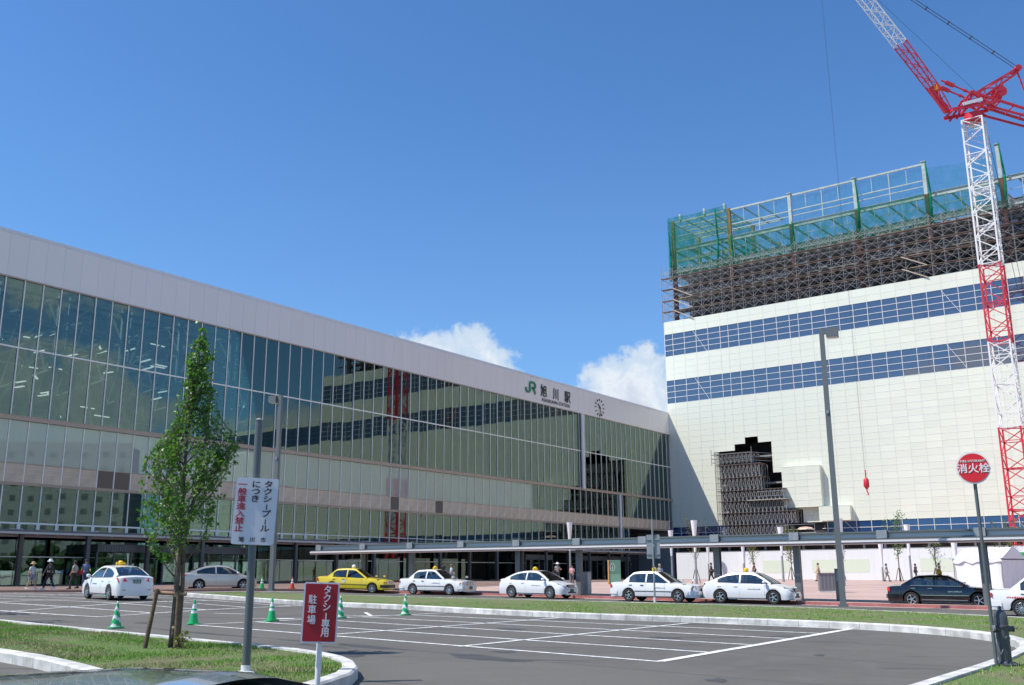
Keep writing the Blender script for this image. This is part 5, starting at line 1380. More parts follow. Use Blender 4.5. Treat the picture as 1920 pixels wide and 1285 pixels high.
    mb.build('seats', mat('seat_cover', (.5, .5, .5), .9) if spec.get('white_seats') else M_seat, root)
    mb = MB(); mb.box(.72, .98, -.6, .6, .8, .985); mb.lathe([(.18, -.01), (.18, .01)], 14, (.6, -.36, 1.0), 'x'); mb.build('dashboard', M_blackp, root)
    if spec.get('driver'):
        mb = MB(); mb.lathe([(.0, 1.0), (.07, 1.03), (.10, 1.12), (.095, 1.2), (.06, 1.26), (0, 1.28)], 10, (.12, -.36, 0)); mb.lathe([(.12, .7), (.22, .85), (.2, .96), (.06, 1.03)], 10, (.1, -.36, 0)); mb.build('driver', mat('driver_shirt', (.45, .42, .40), .8), root, smooth=True)
    # wheels
    for x in wx:
        for s in (-1, 1):
            mb = MB(); y0 = s * (W / 2 - .205); prof = [(Rw * .64, 0), (Rw * .93, .0), (Rw, .025), (Rw, .165), (Rw * .93, .19), (Rw * .66, .185), (Rw * .64, .15)]
            mb.lathe(prof, 28, (0, 0, 0), 'y'); ty = mb.build('wheel', M_tyre, root, loc=(x, y0 if s > 0 else y0, Rw), smooth=True, angle=.7)
            if s < 0: ty.rotation_euler = (0, 0, math.pi)
            rm = MB(); rr_ = Rw * .66; rm.lathe([(rr_ * .90, .11), (rr_, .11), (rr_, .18), (rr_ * .95, .185), (rr_ * .88, .17), (rr_ * .88, .11), (rr_ * .90, .11)], 24, (0, 0, 0), 'y', cap=False); ns = spec.get('spokes', 7)
            for k in range(ns):
                a = 2 * math.pi * k / ns; rm.beam((0, .165, 0), (math.cos(a) * rr_ * .94, .172, math.sin(a) * rr_ * .94), .042 if ns < 8 else .026, .03, up=(0, 1, 0))
            rm.lathe([(.055, .15), (.055, .185), (.02, .19)], 12, (0, 0, 0), 'y'); pass
            rm.cur = 0; rmo = rm.build('rim', M_rim, ty, smooth=True, angle=.5)
            dk_ = MB(); dk_.lathe([(rr_ * .9, .092), (rr_ * .9, .10)], 20, (0, 0, 0), 'y'); dk_.build('brake_disc', M_well, ty)
    # lights
    hz, hh = T['head']; xf = L / 2
    def patch(name, pts, m, th=.012):
        mb = MB(); a = [Vector(p) for p in pts]; nn = (a[1] - a[0]).cross(a[3] - a[0]).normalized() * th
        mb.add([p + nn for p in a] + [p - nn for p in a], [(0, 1, 2, 3), (7, 6, 5, 4), (0, 4, 5, 1), (1, 5, 6, 2), (2, 6, 7, 3), (3, 7, 4, 0)]); return mb.build(name, m, root)
    for s in (-1, 1):
        if typ == 'modern':
            x1 = xf - .08; x2 = xf - .34; y1, y2 = hw(x1) - .10, hw(x2) + .0
            patch('headlight', [(xf - .045, s * (W / 2 - .42), hz - .04), (x1 - .05, s * (y1 + .07), hz - .02), (x2 - .06, s * (y2 + .005), hz + .13), (xf - .20, s * (W / 2 - .36), hz + .09)], M_headl, .02)
            patch('fog_lamp', [(xf - .02, s * (W / 2 - .42), .34), (xf - .09, s * (W / 2 - .20), .34), (xf - .09, s * (W / 2 - .20), .41), (xf - .02, s * (W / 2 - .42), .41)], M_blackp, .02)
            xr = -xf; patch('tail_light', [(xr + .015, s * (W / 2 - .42), .80), (xr + .12, s * (hw(xr + .12) - .0), .76), (xr + .24, s * (hw(xr + .24) + .0), .95), (xr + .07, s * (W / 2 - .36), .93)], M_tail, .022)
        else:
            patch('headlight', [(xf + .004, s * (W / 2 - .48), hz - hh / 2), (xf - .02, s * (W / 2 - .14), hz - hh / 2), (xf - .02, s * (W / 2 - .14), hz + hh / 2), (xf + .004, s * (W / 2 - .48), hz + hh / 2)], M_headl, .015)
            patch('turn_signal', [(xf - .02, s * (W / 2 - .13), hz - hh / 2), (xf - .20, s * (W / 2 + .001), hz - hh / 2), (xf - .20, s * (W / 2 - .001), hz + hh / 2), (xf - .02, s * (W / 2 - .13), hz + hh / 2)], M_amber, .012)
            xr = -xf; patch('tail_light', [(xr - .004, s * (W / 2 - .42), .66), (xr + .02, s * (W / 2 - .06), .66), (xr + .02, s * (W / 2 - .06), .86), (xr - .004, s * (W / 2 - .42), .86)], M_tail, .015)
            patch('rear_corner_lamp', [(xr + .02, s * (W / 2 - .06), .68), (xr + .12, s * (W / 2 - .002), .68), (xr + .12, s * (W / 2 - .002), .84), (xr + .02, s * (W / 2 - .06), .84)], M_tail, .012)
            MB().box(*sorted((-1.0 + off, 1.0 + off)), *sorted((s * (W / 2 + .002), s * (W / 2 + .014))), .50, .53).build('side_moulding', M_chrome if typ == 'saloon' else M_blackp, root)
        # mirrors, handles, seams, lettering line
        mxp = rf1 - .18
        if typ == 'modern' or spec.get('door_mirror'):
            mb = MB(); mb.lathe([(.03, -.09), (.075, -.07), (.085, 0), (.075, .07), (.03, .09)], 10, (0, 0, 0), 'y'); mb.build('door_mirror', body_m, root, loc=(mxp - .08, s * (hw(mxp) + .10), 1.02), smooth=True)
            MB().beam((mxp - .05, s * (hw(mxp) - .05), .97), (mxp - .08, s * (hw(mxp) + .06), 1.0), .05).build('mirror_stalk', M_blackp, root)
        else:
            MB().tube((1.55, s * .66, .90), (1.62, s * .74, 1.03), .012, n=6).build('mirror_stalk', M_blackp, root); MB().box(-.04, .04, -.09, .09, -.055, .055).build('wing_mirror', body_m, root, loc=(1.63, s * .77, 1.06))
        for x in (T['xb'] - .20, T['xb'] + .95 - .0 if False else T['xc'] + .10):
            MB().box(x - .09, x + .09, *sorted((s * (hw(x) - .01), s * (hw(x) + .022))), .80, .825).build('door_handle', M_chrome if typ != 'modern' and spec.get('chrome') else (M_blackp if typ == 'boxy' else body_m), root)
        mb = MB()
        for x in (T['xb'], rf1 - .30, T['xc'] + .02):
            w = hw(x) + .0035; pts = [(x, w - .02, .30), (x, w, .45), (x, w + .001, .68), (x, w - .03, .84), (x, w - .047, .90)]
            if x == T['xc'] + .02: pts = pts[2:]
            mb.path([(a, s * b, c) for a, b, c in pts], [.0035] * len(pts), 4)
        mb.beam((-1.0 + off, s * (W / 2 - .018), .262), (1.0 + off, s * (W / 2 - .018), .262), .012, .03)
        mb.build('door_seam', M_blackp, root)
    if spec.get('stripe'): 
        for s in (-1, 1): MB().box(-.95, .95, *sorted((s * (W / 2 + .003), s * (W / 2 + .0105))), .30, .325).build('sill_trim', M_chrome, root)
    # grille, bumpers, plates
    gw = .30
    if typ == 'modern':
        patch('grille', [(xf + .0, -gw, hz - .09), (xf + .0, gw, hz - .09), (xf - .06, gw + .03, hz + .06), (xf - .06, -gw - .03, hz + .06)], M_blackp, .02)
        for k in range(3): MB().box(xf + .0 - k * .02, xf + .02 - k * .02, -gw, gw, hz - .07 + k * .045, hz - .06 + k * .045).build('grille_bar', M_chrome, root)
        patch('lower_intake', [(xf - .005, -.36, .30), (xf - .005, .36, .30), (xf - .0, .34, .37), (xf - .0, -.34, .37)], M_blackp, .02)
        MB().box(-xf - .012, -xf + .02, -.3, .3, .915, .935).build('boot_trim', M_chrome, root)
        MB().box(-xf - .006, -xf + .03, -.62, -.48, .43, .46).build('reflector', M_tail, root); MB().box(-xf - .006, -xf + .03, .48, .62, .43, .46).build('reflector', M_tail, root)
        pzf, pzr = .43, .80
    else:
        MB().box(xf - .02, xf + .012, -W / 2 + .50, W / 2 - .50, hz - hh / 2, hz + hh / 2 + .02).build('grille', M_blackp, root)
        for k in range(5): MB().box(xf + .01, xf + .02, -W / 2 + .52, W / 2 - .52, hz - hh / 2 + .015 + k * .03, hz - hh / 2 + .027 + k * .03).build('grille_bar', M_chrome, root)
        bmt = spec.get('bumper', body_m)
        for s in (-1, 1):
            mb = MB(); x0 = s * (xf - .06); x1 = s * (xf + .075); wbm = W / 2
            mb.prism([(x0 - s * .35, wbm + .012), (x1 - s * .08, wbm - .04), (x1, wbm - .18), (x1, -wbm + .18), (x1 - s * .08, -wbm + .04), (x0 - s * .35, -wbm - .012), (x0 - s * .05, -wbm + .1), (x0 - s * .05, wbm - .1)], .36, .54)
            mb.build('bumper', bmt, root)
        pzf, pzr = .44, .72
    e = .085 if typ != 'modern' else .012
    pl = spec.get('plate', M_plateg)
    MB().box(xf + e - .01, xf + e + .006, -.165, .165, pzf - .08, pzf + .08).build('number_plate', pl, root)
    rp = MB().box(-xf - .022, -xf - .006, -.165, .165, pzr - .08, pzr + .08); rp.build('number_plate', pl, root)
    ptx = M_txtw if pl is M_plateg else M_plateg
    mk_ = MB(); rp_ = random.Random(len(label))
    for yy, zz, h in ((-.09, .045, .03), (-.05, .045, .03), (.02, .045, .03), (.06, .045, .03), (.095, .045, .03), (-.11, -.025, .07), (-.06, -.025, .07), (.01, -.025, .07), (.06, -.025, .07), (.11, -.025, .07)):
        mk_.box(-xf - .0245, -xf - .022, yy - .012, yy + .012, pzr + zz - h / 2, pzr + zz + h / 2 * rp_.uniform(.6, 1))
    mk_.build('plate_marks', ptx, root)
    if spec.get('taxi'):
        zt = zr(-.2) + .03
        MB().box(-.26, -.14, -.05, .05, zt - .02, zt + .03).build('sign_foot', M_blackp, root)
        rs_ = MB(); 
        if spec.get('sign') == 'white': rs_.lathe([(.0, .0), (.10, .01), (.13, .07), (.11, .15), (.05, .20), (0, .21)], 14, (-.2, 0, zt + .02)); mm = M_white
        else: rs_.lathe([(.10, .0), (.12, .03), (.11, .12), (.07, .17), (0, .18)], 10, (-.2, 0, zt + .02)); rs_.box(-.24, -.16, -.20, .20, zt + .02, zt + .13); mm = M_yel
        rs_.build('roof_sign', mm, root, smooth=True, angle=.5)
        if spec.get('text'):      # faint door lettering, too small to read: a row of short strokes
            rp_ = random.Random(len(label)); x0 = .15 if spec['text'] != 'rear' else -1.75
            for sd_ in (-1, 1):
                mk_ = MB(); x = x0
                for k in range(9):
                    w_ = rp_.uniform(.03, .06); y_ = sd_ * (hw(x) + .0075); mk_.box(x, x + w_, *sorted((y_, y_ - sd_ * .008)), .655, .655 + rp_.uniform(.035, .07)); x += w_ + .022
                mk_.build('door_lettering', spec.get('tm', M_gal), root)
    if spec.get('decal'):
        MB().lathe([(.12, -.003), (.12, .003)], 16, (-.52, -W / 2 - .007, .70), 'y').build('door_emblem', mat('emblem', (.75, .8, .9), .4), root)
    return root
def place(root, R_, th, near='right', typ='modern'):
    """R_: ground contact of the near rear wheel; th: heading"""
    T = TYPES[typ]; s = -1 if near == 'right' else 1
    lx, ly = -T['wb'] / 2 + T['off'], s * (T['W'] / 2 - .1); th = rad(th)
    x = R_[0] - (lx * math.cos(th) - ly * math.sin(th)); y = R_[1] - (lx * math.sin(th) + ly * math.cos(th))
    zf = gz(x + math.cos(th) * 1.3, y + math.sin(th) * 1.3) ; zr_ = gz(x - math.cos(th) * 1.3, y - math.sin(th) * 1.3)
    root.location = (x, y, (zf + zr_) / 2 + .008); root.rotation_euler = (0, -math.atan2(zf - zr_, 2.6), th)
P_white = paint('car_white', (.80, .80, .81)); P_yel = paint('car_yellow', (.80, .62, .015)); P_black = paint('car_black', (.008, .008, .012), rough=.15)
P_silver = paint('car_champagne', (.66, .62, .55), metal=.35, rough=.32); P_green = paint('car_grey_green', (.52, .58, .54), metal=.5, rough=.10)
GT = 'taxis waiting in line at the station'
c = make_car('modern', P_white, 'white taxi seen from behind at the left, yellow roof sign, driving away', GT, dict(taxi=1, spokes=7, text='旭川タクシー', driver=1)); place(c, (-17.63, 44.45), 132, 'left')
c = make_car('modern', P_silver, 'silver beige sedan parked before the station, left of the tall lamp post', None, dict(spokes=6, plate=M_plate)); place(c, (-18.9, 61.0), 30)
c = make_car('boxy', P_yel, 'bright yellow boxy taxi with a white ball roof sign', GT, dict(taxi=1, sign='white', bumper=M_blackp, spokes=10, decal=1)); place(c, (-11.5, 64.4), -12, typ='boxy')
c = make_car('boxy', P_white, 'white boxy taxi with dark green side line, next after the yellow taxi', GT, dict(taxi=1, spokes=7, text='タクシー', driver=1)); place(c, (-6.15, 62.3), -30, typ='boxy')
c = make_car('modern', P_white, 'white rounded taxi beside the person in a pink shirt', GT, dict(taxi=1, spokes=9, driver=1, text='旭川タクシー')); place(c, (-.08, 57.1), -38)
c = make_car('boxy', P_white, 'white boxy taxi with amber corner lights behind the slim sign pole', GT, dict(taxi=1, spokes=5, door_mirror=0, text='タクシー')); place(c, (5.9, 51.94), -32, typ='boxy')
c = make_car('modern', P_white, 'white rounded taxi just left of the thick lamp post', GT, dict(taxi=1, spokes=5, driver=1, text='タクシー')); place(c, (10.15, 49.89), -33)
c = make_car('saloon', P_black, 'black saloon taxi with chrome side strips before the white tent', GT, dict(taxi=1, spokes=5, chrome=1, stripe=1, door_mirror=1, text='個人タクシー', tm=M_chrome, white_seats=1, bumper=P_black)); place(c, (18.2, 46.6), -27, typ='saloon')
c = make_car('boxy', P_white, 'white taxi cut off by the right edge of the picture', GT, dict(taxi=1, spokes=12, text='rear', tm=M_tail)); place(c, (18.5, 37.2), -36, typ='boxy')
c = make_car('modern', P_green, 'roof of a dark green car close to the camera at the bottom left', None, dict(spokes=6)); 
c.location = (-1.36, 3.55, gz(-2, 3)); c.rotation_euler = (0, 0, rad(-9)); c.scale = (1, 1, .922)
# ================================================================== PEOPLE
M_skin = mat('skin', (.50, .29, .19), .6); M_hair = mat('hair', (.02, .016, .014), .6); M_shoew = mat('shoe_white', (.7, .7, .68), .6); M_shoed = mat('shoe_dark', (.03, .025, .025), .5)
clothm = {}
def cm_(c):
    if c not in clothm: clothm[c] = mat('cloth', c, .85, var=.1, scale=6)
    return clothm[c]
def skinmesh(pts, edges, rads, root=0, sub=1):
    me = bpy.data.meshes.new('t'); me.from_pydata(pts, edges, []); o = bpy.data.objects.new('t', me); col.objects.link(o)
    md = o.modifiers.new('s', 'SKIN'); sv = me.skin_vertices
    if not sv:
        bm = bmesh.new(); bm.from_mesh(me); bm.verts.layers.skin.verify(); bm.to_mesh(me); bm.free(); sv = me.skin_vertices
    for i, r in enumerate(rads):
        sv[0].data[i].radius = r if isinstance(r, tuple) else (r, r); sv[0].data[i].use_root = (i == root)
    if sub: m2 = o.modifiers.new('u', 'SUBSURF'); m2.levels = sub; m2.render_levels = sub
    dg = bpy.context.evaluated_depsgraph_get(); dg.update(); r = bpy.data.meshes.new_from_object(o.evaluated_get(dg))
    bpy.data.objects.remove(o); bpy.data.meshes.remove(me); return r
def person(x, y, face, h, label, shirt, trouser, hair=None, hat=None, shorts=False, stride=.22, armf=(.1, -.15), bend=(0, 0), bag=None, skirt=False, lean=0, z=None, shoe=None, sleeve=True):
    k = h / 1.72; g = pz(x, y) if z is None else z
    r = empty('person', (x, y, g), rad(face), label, 'person')        # faces local +X
    hp = .92; L = lean
    legs = []
    P = [(0, 0, .95), (.01 + L * .3, 0, 1.12), (.02 + L, 0, 1.36), (.01 + L, 0, 1.45), (.03 + L * 1.1, 0, 1.53), (.035 + L * 1.1, 0, 1.62), (.03 + L * 1.1, 0, 1.69)]
    Rr = [(.125, .15), (.115, .135), (.11, .16), .055, .075, .088, .06]; E = [(0, 1), (1, 2), (2, 3), (3, 4), (4, 5), (5, 6)]
    hands = []; arm_i = []
    for s, a in ((1, armf[0]), (-1, armf[1])):
        b = bend[0 if s > 0 else 1]; i = len(P)
        sh = (.01 + L, s * .17, 1.40); el = (a * .5 + L, s * .22, 1.14); wr = (a + L + .05 + b * .22, s * .215, .92 + b * .24); hd_ = (a + L + .08 + b * .30, s * .205, .85 + b * .27)
        P += [sh, el, wr, hd_]; Rr += [.055, .042, .028, (.02, .038)]; E += [(2, i), (i, i + 1), (i + 1, i + 2), (i + 2, i + 3)]; hands.append((Vector(wr), Vector(hd_), s)); arm_i.append((sh, el, wr))
    for s in (1, -1):
        f = stride * s; i = len(P); kn = (f * .55 + .06, s * .095, .50 + (.02 if f < 0 else 0)); an = (f, s * .095, .09 + (.05 if f < 0 else 0))
        P += [(0, s * .09, .88), kn, an, (f + .14, s * .10, .035 + (.0 if f > 0 else .01))]; Rr += [.092, .058, .040, .04]; E += [(0, i), (i, i + 1), (i + 1, i + 2), (i + 2, i + 3)]; legs.append(((0, s * .09, .9), kn, an))
    me = skinmesh(P, E, Rr); bm = bmesh.new(); bm.from_mesh(me)
    mb = MB()
    for wr, hd_, s in hands:      # four fingers and a thumb, rooted inside the palm and softly curled
        d = (hd_ - wr).normalized(); sd_ = Vector((0, 0, 1)).cross(d); fw = Vector((1, 0, 0)) - d * d.x; fw.normalize()
        for q in range(4):
            o_ = fw * (.027 - .018 * q); ln = (.075, .085, .08, .062)[q]; a = hd_ + o_ - d * .005; b = a + d * ln * .55; c_ = b + d * ln * .38 - Vector((0, s * .018, 0))
            mb.path([a, b, c_], [.0095, .0085, .006], 5)
        a = wr.lerp(hd_, .5) + fw * .025; b = a + fw * .03 + d * .03; mb.path([a, b, b + d * .032], [.011, .0095, .007], 5)
    hx = .035 + L * 1.1; mb.add([(hx + .085, 0, 1.625), (hx + .108, 0, 1.59), (hx + .083, .018, 1.585), (hx + .083, -.018, 1.585)], [(0, 1, 2), (0, 3, 1), (1, 3, 2)])
    for s in (1, -1): mb.lathe([(0, -.012), (.022, 0), (0, .012)], 6, (hx - .0, s * .088, 1.605), 'y')
    b0 = len(bm.verts)
    vl = [bm.verts.new(v) for v in mb.v]
    for f in mb.f:
        try: bm.faces.new([vl[i] for i in f])
        except ValueError: pass
    bm.to_mesh(me); bm.free(); me.materials.clear(); me.materials.append(M_skin); me.polygons.foreach_set('use_smooth', [True] * len(me.polygons))
    S = (k, k, k)
    def put(n, m_, mt):
        m_.materials.clear(); m_.materials.append(mt); m_.polygons.foreach_set('use_smooth', [True] * len(m_.polygons)); o = link(n, m_, r); o.scale = S; return o
    put('body', me, M_skin)
    # shirt
    sp = [(0, 0, .93), (.01 + L * .3, 0, 1.12), (.02 + L, 0, 1.36), (.01 + L, 0, 1.46)]; sr = [(.15, .178), (.135, .162), (.13, .18), .062]; se = [(0, 1), (1, 2), (2, 3)]
    for sh, el, wr in arm_i:
        i = len(sp); e2 = el if sleeve == 'long' else tuple(Vector(sh).lerp(Vector(el), .75)); sp += [sh, e2]; sr += [.07, .062]; se += [(2, i), (i, i + 1)]
        if sleeve == 'long': sp.append(wr); sr.append(.045); se.append((i + 1, i + 2))
    put('shirt', skinmesh(sp, se, sr), cm_(shirt))
    tp = [(0, 0, .98)]; tr_ = [(.138, .165)]; te = []
    for hp_, kn, an in legs:
        i = len(tp); kk = kn if not shorts else tuple(Vector(hp_).lerp(Vector(kn), .85)); tp += [hp_, kk]; tr_ += [.108, .075 if not shorts else .09]; te += [(0, i), (i, i + 1)]
        if not shorts: tp.append(an); tr_.append(.062); te.append((i + 1, i + 2))
    put('shorts' if shorts else 'trousers', skinmesh(tp, te, tr_), cm_(trouser))
    if skirt:
        mb = MB(); mb.lathe([(.15, .98), (.19, .8), (.25, .5), (.27, .36)], 14); o = mb.build('skirt', cm_(trouser), r, smooth=True); o.scale = S
    mb = MB()
    for _, kn, an in legs:
        mb.box(an[0] - .075, an[0] + .19, an[1] - .045, an[1] + .045, an[2] - .088, an[2] - .02); mb.box(an[0] - .07, an[0] + .06, an[1] - .042, an[1] + .042, an[2] - .02, an[2] + .03)
    o = mb.build('shoes', shoe or M_shoed, r); o.scale = S
    mb = MB(); mb.lathe([(.094, 1.60), (.101, 1.65), (.085, 1.71), (.045, 1.745), (0, 1.75)], 14, (hx - .022, 0, 0)); mb.lathe([(.06, 1.52), (.085, 1.56), (.09, 1.62)], 12, (hx - .04, 0, 0))
    o = mb.build('hair', M_hair if hair is None else cm_(hair), r, smooth=True); o.scale = S
    if hat:
        mb = MB(); mb.lathe([(.19, 1.635), (.185, 1.655), (.112, 1.68), (.108, 1.75), (.07, 1.785), (0, 1.79)], 18, (hx - .005, 0, 0)); o = mb.build('hat', cm_(hat), r, smooth=True, angle=.9); o.scale = S
    if bag:
        bmb = MB(); bmb.prism(rounded(.30, .24, .05, 3), -.06, .06); o = bmb.build('shoulder_bag', cm_(bag), None, (0, 0, 0), smooth=False); o.data.transform(Matrix.Rotation(math.pi / 2, 4, 'X')); o.parent = r; o.location = (-.16 * k, -.24 * k, 1.02 * k)
        MB().beam((-.05, -.2, 1.13), (.02, .12, 1.46), .03, .01).build('bag_strap', cm_(bag), r).scale = S
    return r
person(-26.8, 54.4 + 2, -12, 1.48, 'child in a straw hat and pale shirt walking by the station kerb', (.50, .54, .62), (.28, .30, .38), hat=(.50, .38, .20), shorts=True, stride=.26, shoe=M_shoew, z=pz(-26.8, 56.4))
person(-25.9, 56.6, 170, 1.62, 'person in a wide white hat and dark clothes walking beside the child', (.035, .04, .04), (.012, .014, .03), hat=(.72, .74, .78), stride=.28, armf=(.22, -.2), shoe=M_shoew, sleeve='long')
person(-25.2, 58.2, 175, 1.58, 'person in a pale jacket with a red bag half hidden behind the white hat', (.40, .40, .36), (.05, .05, .06), stride=.2, bag=(.5, .04, .04))
person(-25.6, 60.6, -60, 1.66, 'person in a blue shirt holding papers near the porch, left of the white car', (.13, .18, .32), (.06, .08, .14), stride=.06, bend=(.7, .3))
person(-4.7, 77, 200, 1.66, 'person in a light blue shirt and beige trousers behind the yellow taxi hood', (.42, .52, .66), (.40, .32, .24), stride=.1, bend=(.5, .6), hair=(.25, .12, .08), bag=(.72, .72, .72))
person(3.75, 86, -80, 1.72, 'person in a white cap and black and white shirt behind a white taxi', (.30, .30, .32), (.05, .05, .06), hat=(.74, .74, .74), bend=(1.2, 1.1), stride=.05, armf=(.12, .1), bag=(.03, .03, .03))
person(4.75, 82, -100, 1.55, 'person in a pink shirt looking down beside the white cap', (.68, .38, .38), (.12, .10, .12), bend=(1.2, 1.0), stride=.05, armf=(.1, .1))
person(-6.4 + .2 * 0, 92, -70, 1.68, 'dark figure standing inside the glass doors left of the white taxi', (.03, .03, .035), (.03, .03, .04), stride=.05)
person(10.4, 72, -75, 1.70, 'older person in a grey shirt beyond the taxi near the sign backs', (.30, .33, .36), (.15, .14, .14), hair=(.35, .32, .30), stride=.05)
person(17.6, 90, 185, 1.70, 'person in black with a brown shoulder bag walking left by the hoarding', (.02, .02, .025), (.02, .02, .025), bag=(.28, .13, .06), stride=.3, armf=(.25, -.2), sleeve='long')
person(25.0, 105, 190, 1.68, 'person in a dark red top near the narrow small tree', (.10, .02, .03), (.05, .04, .05), bag=(.05, .03, .03), stride=.2)
person(28.9, 96, 190, 1.66, 'person with a dark headscarf and beige dress walking left on the plaza', (.42, .32, .22), (.42, .32, .22), skirt=True, stride=.3, armf=(.3, -.25), sleeve='long')
person(34.6, 94, -8, 1.62, 'person in a grey top with a white bag and beige trousers on the plaza', (.16, .15, .14), (.42, .34, .26), bag=(.7, .7, .7), stride=.26, armf=(.2, -.2))
person(38.5, 97, 10, 1.64, 'person in a dark vest with a bag seen just above the black taxi roof', (.10, .03, .04), (.10, .09, .10), bag=(.12, .08, .06), stride=.2)
person(39.5, 94, -5, 1.70, 'person carrying a backpack walking right above the black taxi', (.06, .02, .03), (.08, .08, .09), stride=.3, bag=(.05, .03, .04))
# ================================================================== TREES
M_bark = mat('bark', (.16, .125, .095), .9, var=.35, scale=9, bump=.6, bscale=40); M_stake = mat('stake_wood', (.155, .105, .065), .85, var=.35, scale=7, bump=.4, bscale=30)
def leafmat(name, c1, c2, c3):
    m = bpy.data.materials.new(name); m.use_nodes = True; nt = m.node_tree; t = NT(nt); bs = nt.nodes['Principled BSDF']
    co = t.n('ShaderNodeTexCoord').outputs['Object']; a = t.noise(co, 14, 3, .8); b = t.noise(co, 1.6, 3, .5)
    c = t.mix(t.mapr(a, .32, .68, 0, 1), (*c1, 1), (*c2, 1)); c = t.mix(t.m('MULTIPLY', t.mapr(b, .55, .8, 0, 1), .6), c, (*c3, 1))
    t.put(bs.inputs['Base Color'], c); bs.inputs['Roughness'].default_value = .42; bs.inputs['Specular IOR Level'].default_value = .45
    tl = t.n('ShaderNodeBsdfTranslucent'); br = t.mix(1.0, c, (1.6, 1.9, .7, 1), 'MULTIPLY'); t.put(tl.inputs[0], br)
    ms = t.n('ShaderNodeMixShader'); ms.inputs[0].default_value = .32; out = nt.nodes['Material Output']
    nt.links.new(bs.outputs[0], ms.inputs[1]); nt.links.new(tl.outputs[0], ms.inputs[2]); nt.links.new(ms.outputs[0], out.inputs[0]); return m
M_leaf = leafmat('leaf', (.055, .14, .025), (.13, .265, .05), (.20, .32, .065)); M_leafy = leafmat('leaf_yellowish', (.10, .12, .03), (.20, .20, .06), (.24, .16, .05))
def leaves(name, pts, size, m, parent, seed, droop=.5):
    rs = np.random.RandomState(seed); n = len(pts); p = np.array(pts); s = size * rs.uniform(.6, 1.25, n)
    d = rs.normal(0, 1, (n, 3)); d[:, 2] -= droop; d /= np.linalg.norm(d, axis=1)[:, None]
    nn = rs.normal(0, 1, (n, 3)); nn[:, 2] += .8; w = np.cross(d, nn); w /= np.linalg.norm(w, axis=1)[:, None]; up_ = np.cross(w, d)
    S_ = s[:, None]; v = np.stack([p, p + d * S_ * .45 + w * S_ * .42 + up_ * S_ * .10, p + d * S_ * 1.05, p + d * S_ * .45 - w * S_ * .42 + up_ * S_ * .10], 1)
    me = bpy.data.meshes.new(name); me.vertices.add(n * 4); me.loops.add(n * 6); me.polygons.add(n * 2)
    me.vertices.foreach_set('co', v.ravel()); idx = (np.arange(n)[:, None] * 4 + np.array([0, 1, 2, 0, 2, 3])[None, :]).ravel().astype(np.int32)
    me.loops.foreach_set('vertex_index', idx); me.polygons.foreach_set('loop_start', np.arange(0, n * 6, 3, dtype=np.int32)); me.update(calc_edges=True); me.materials.append(m)
    o = link(name, me, parent); o['kind'] = 'stuff'; return o
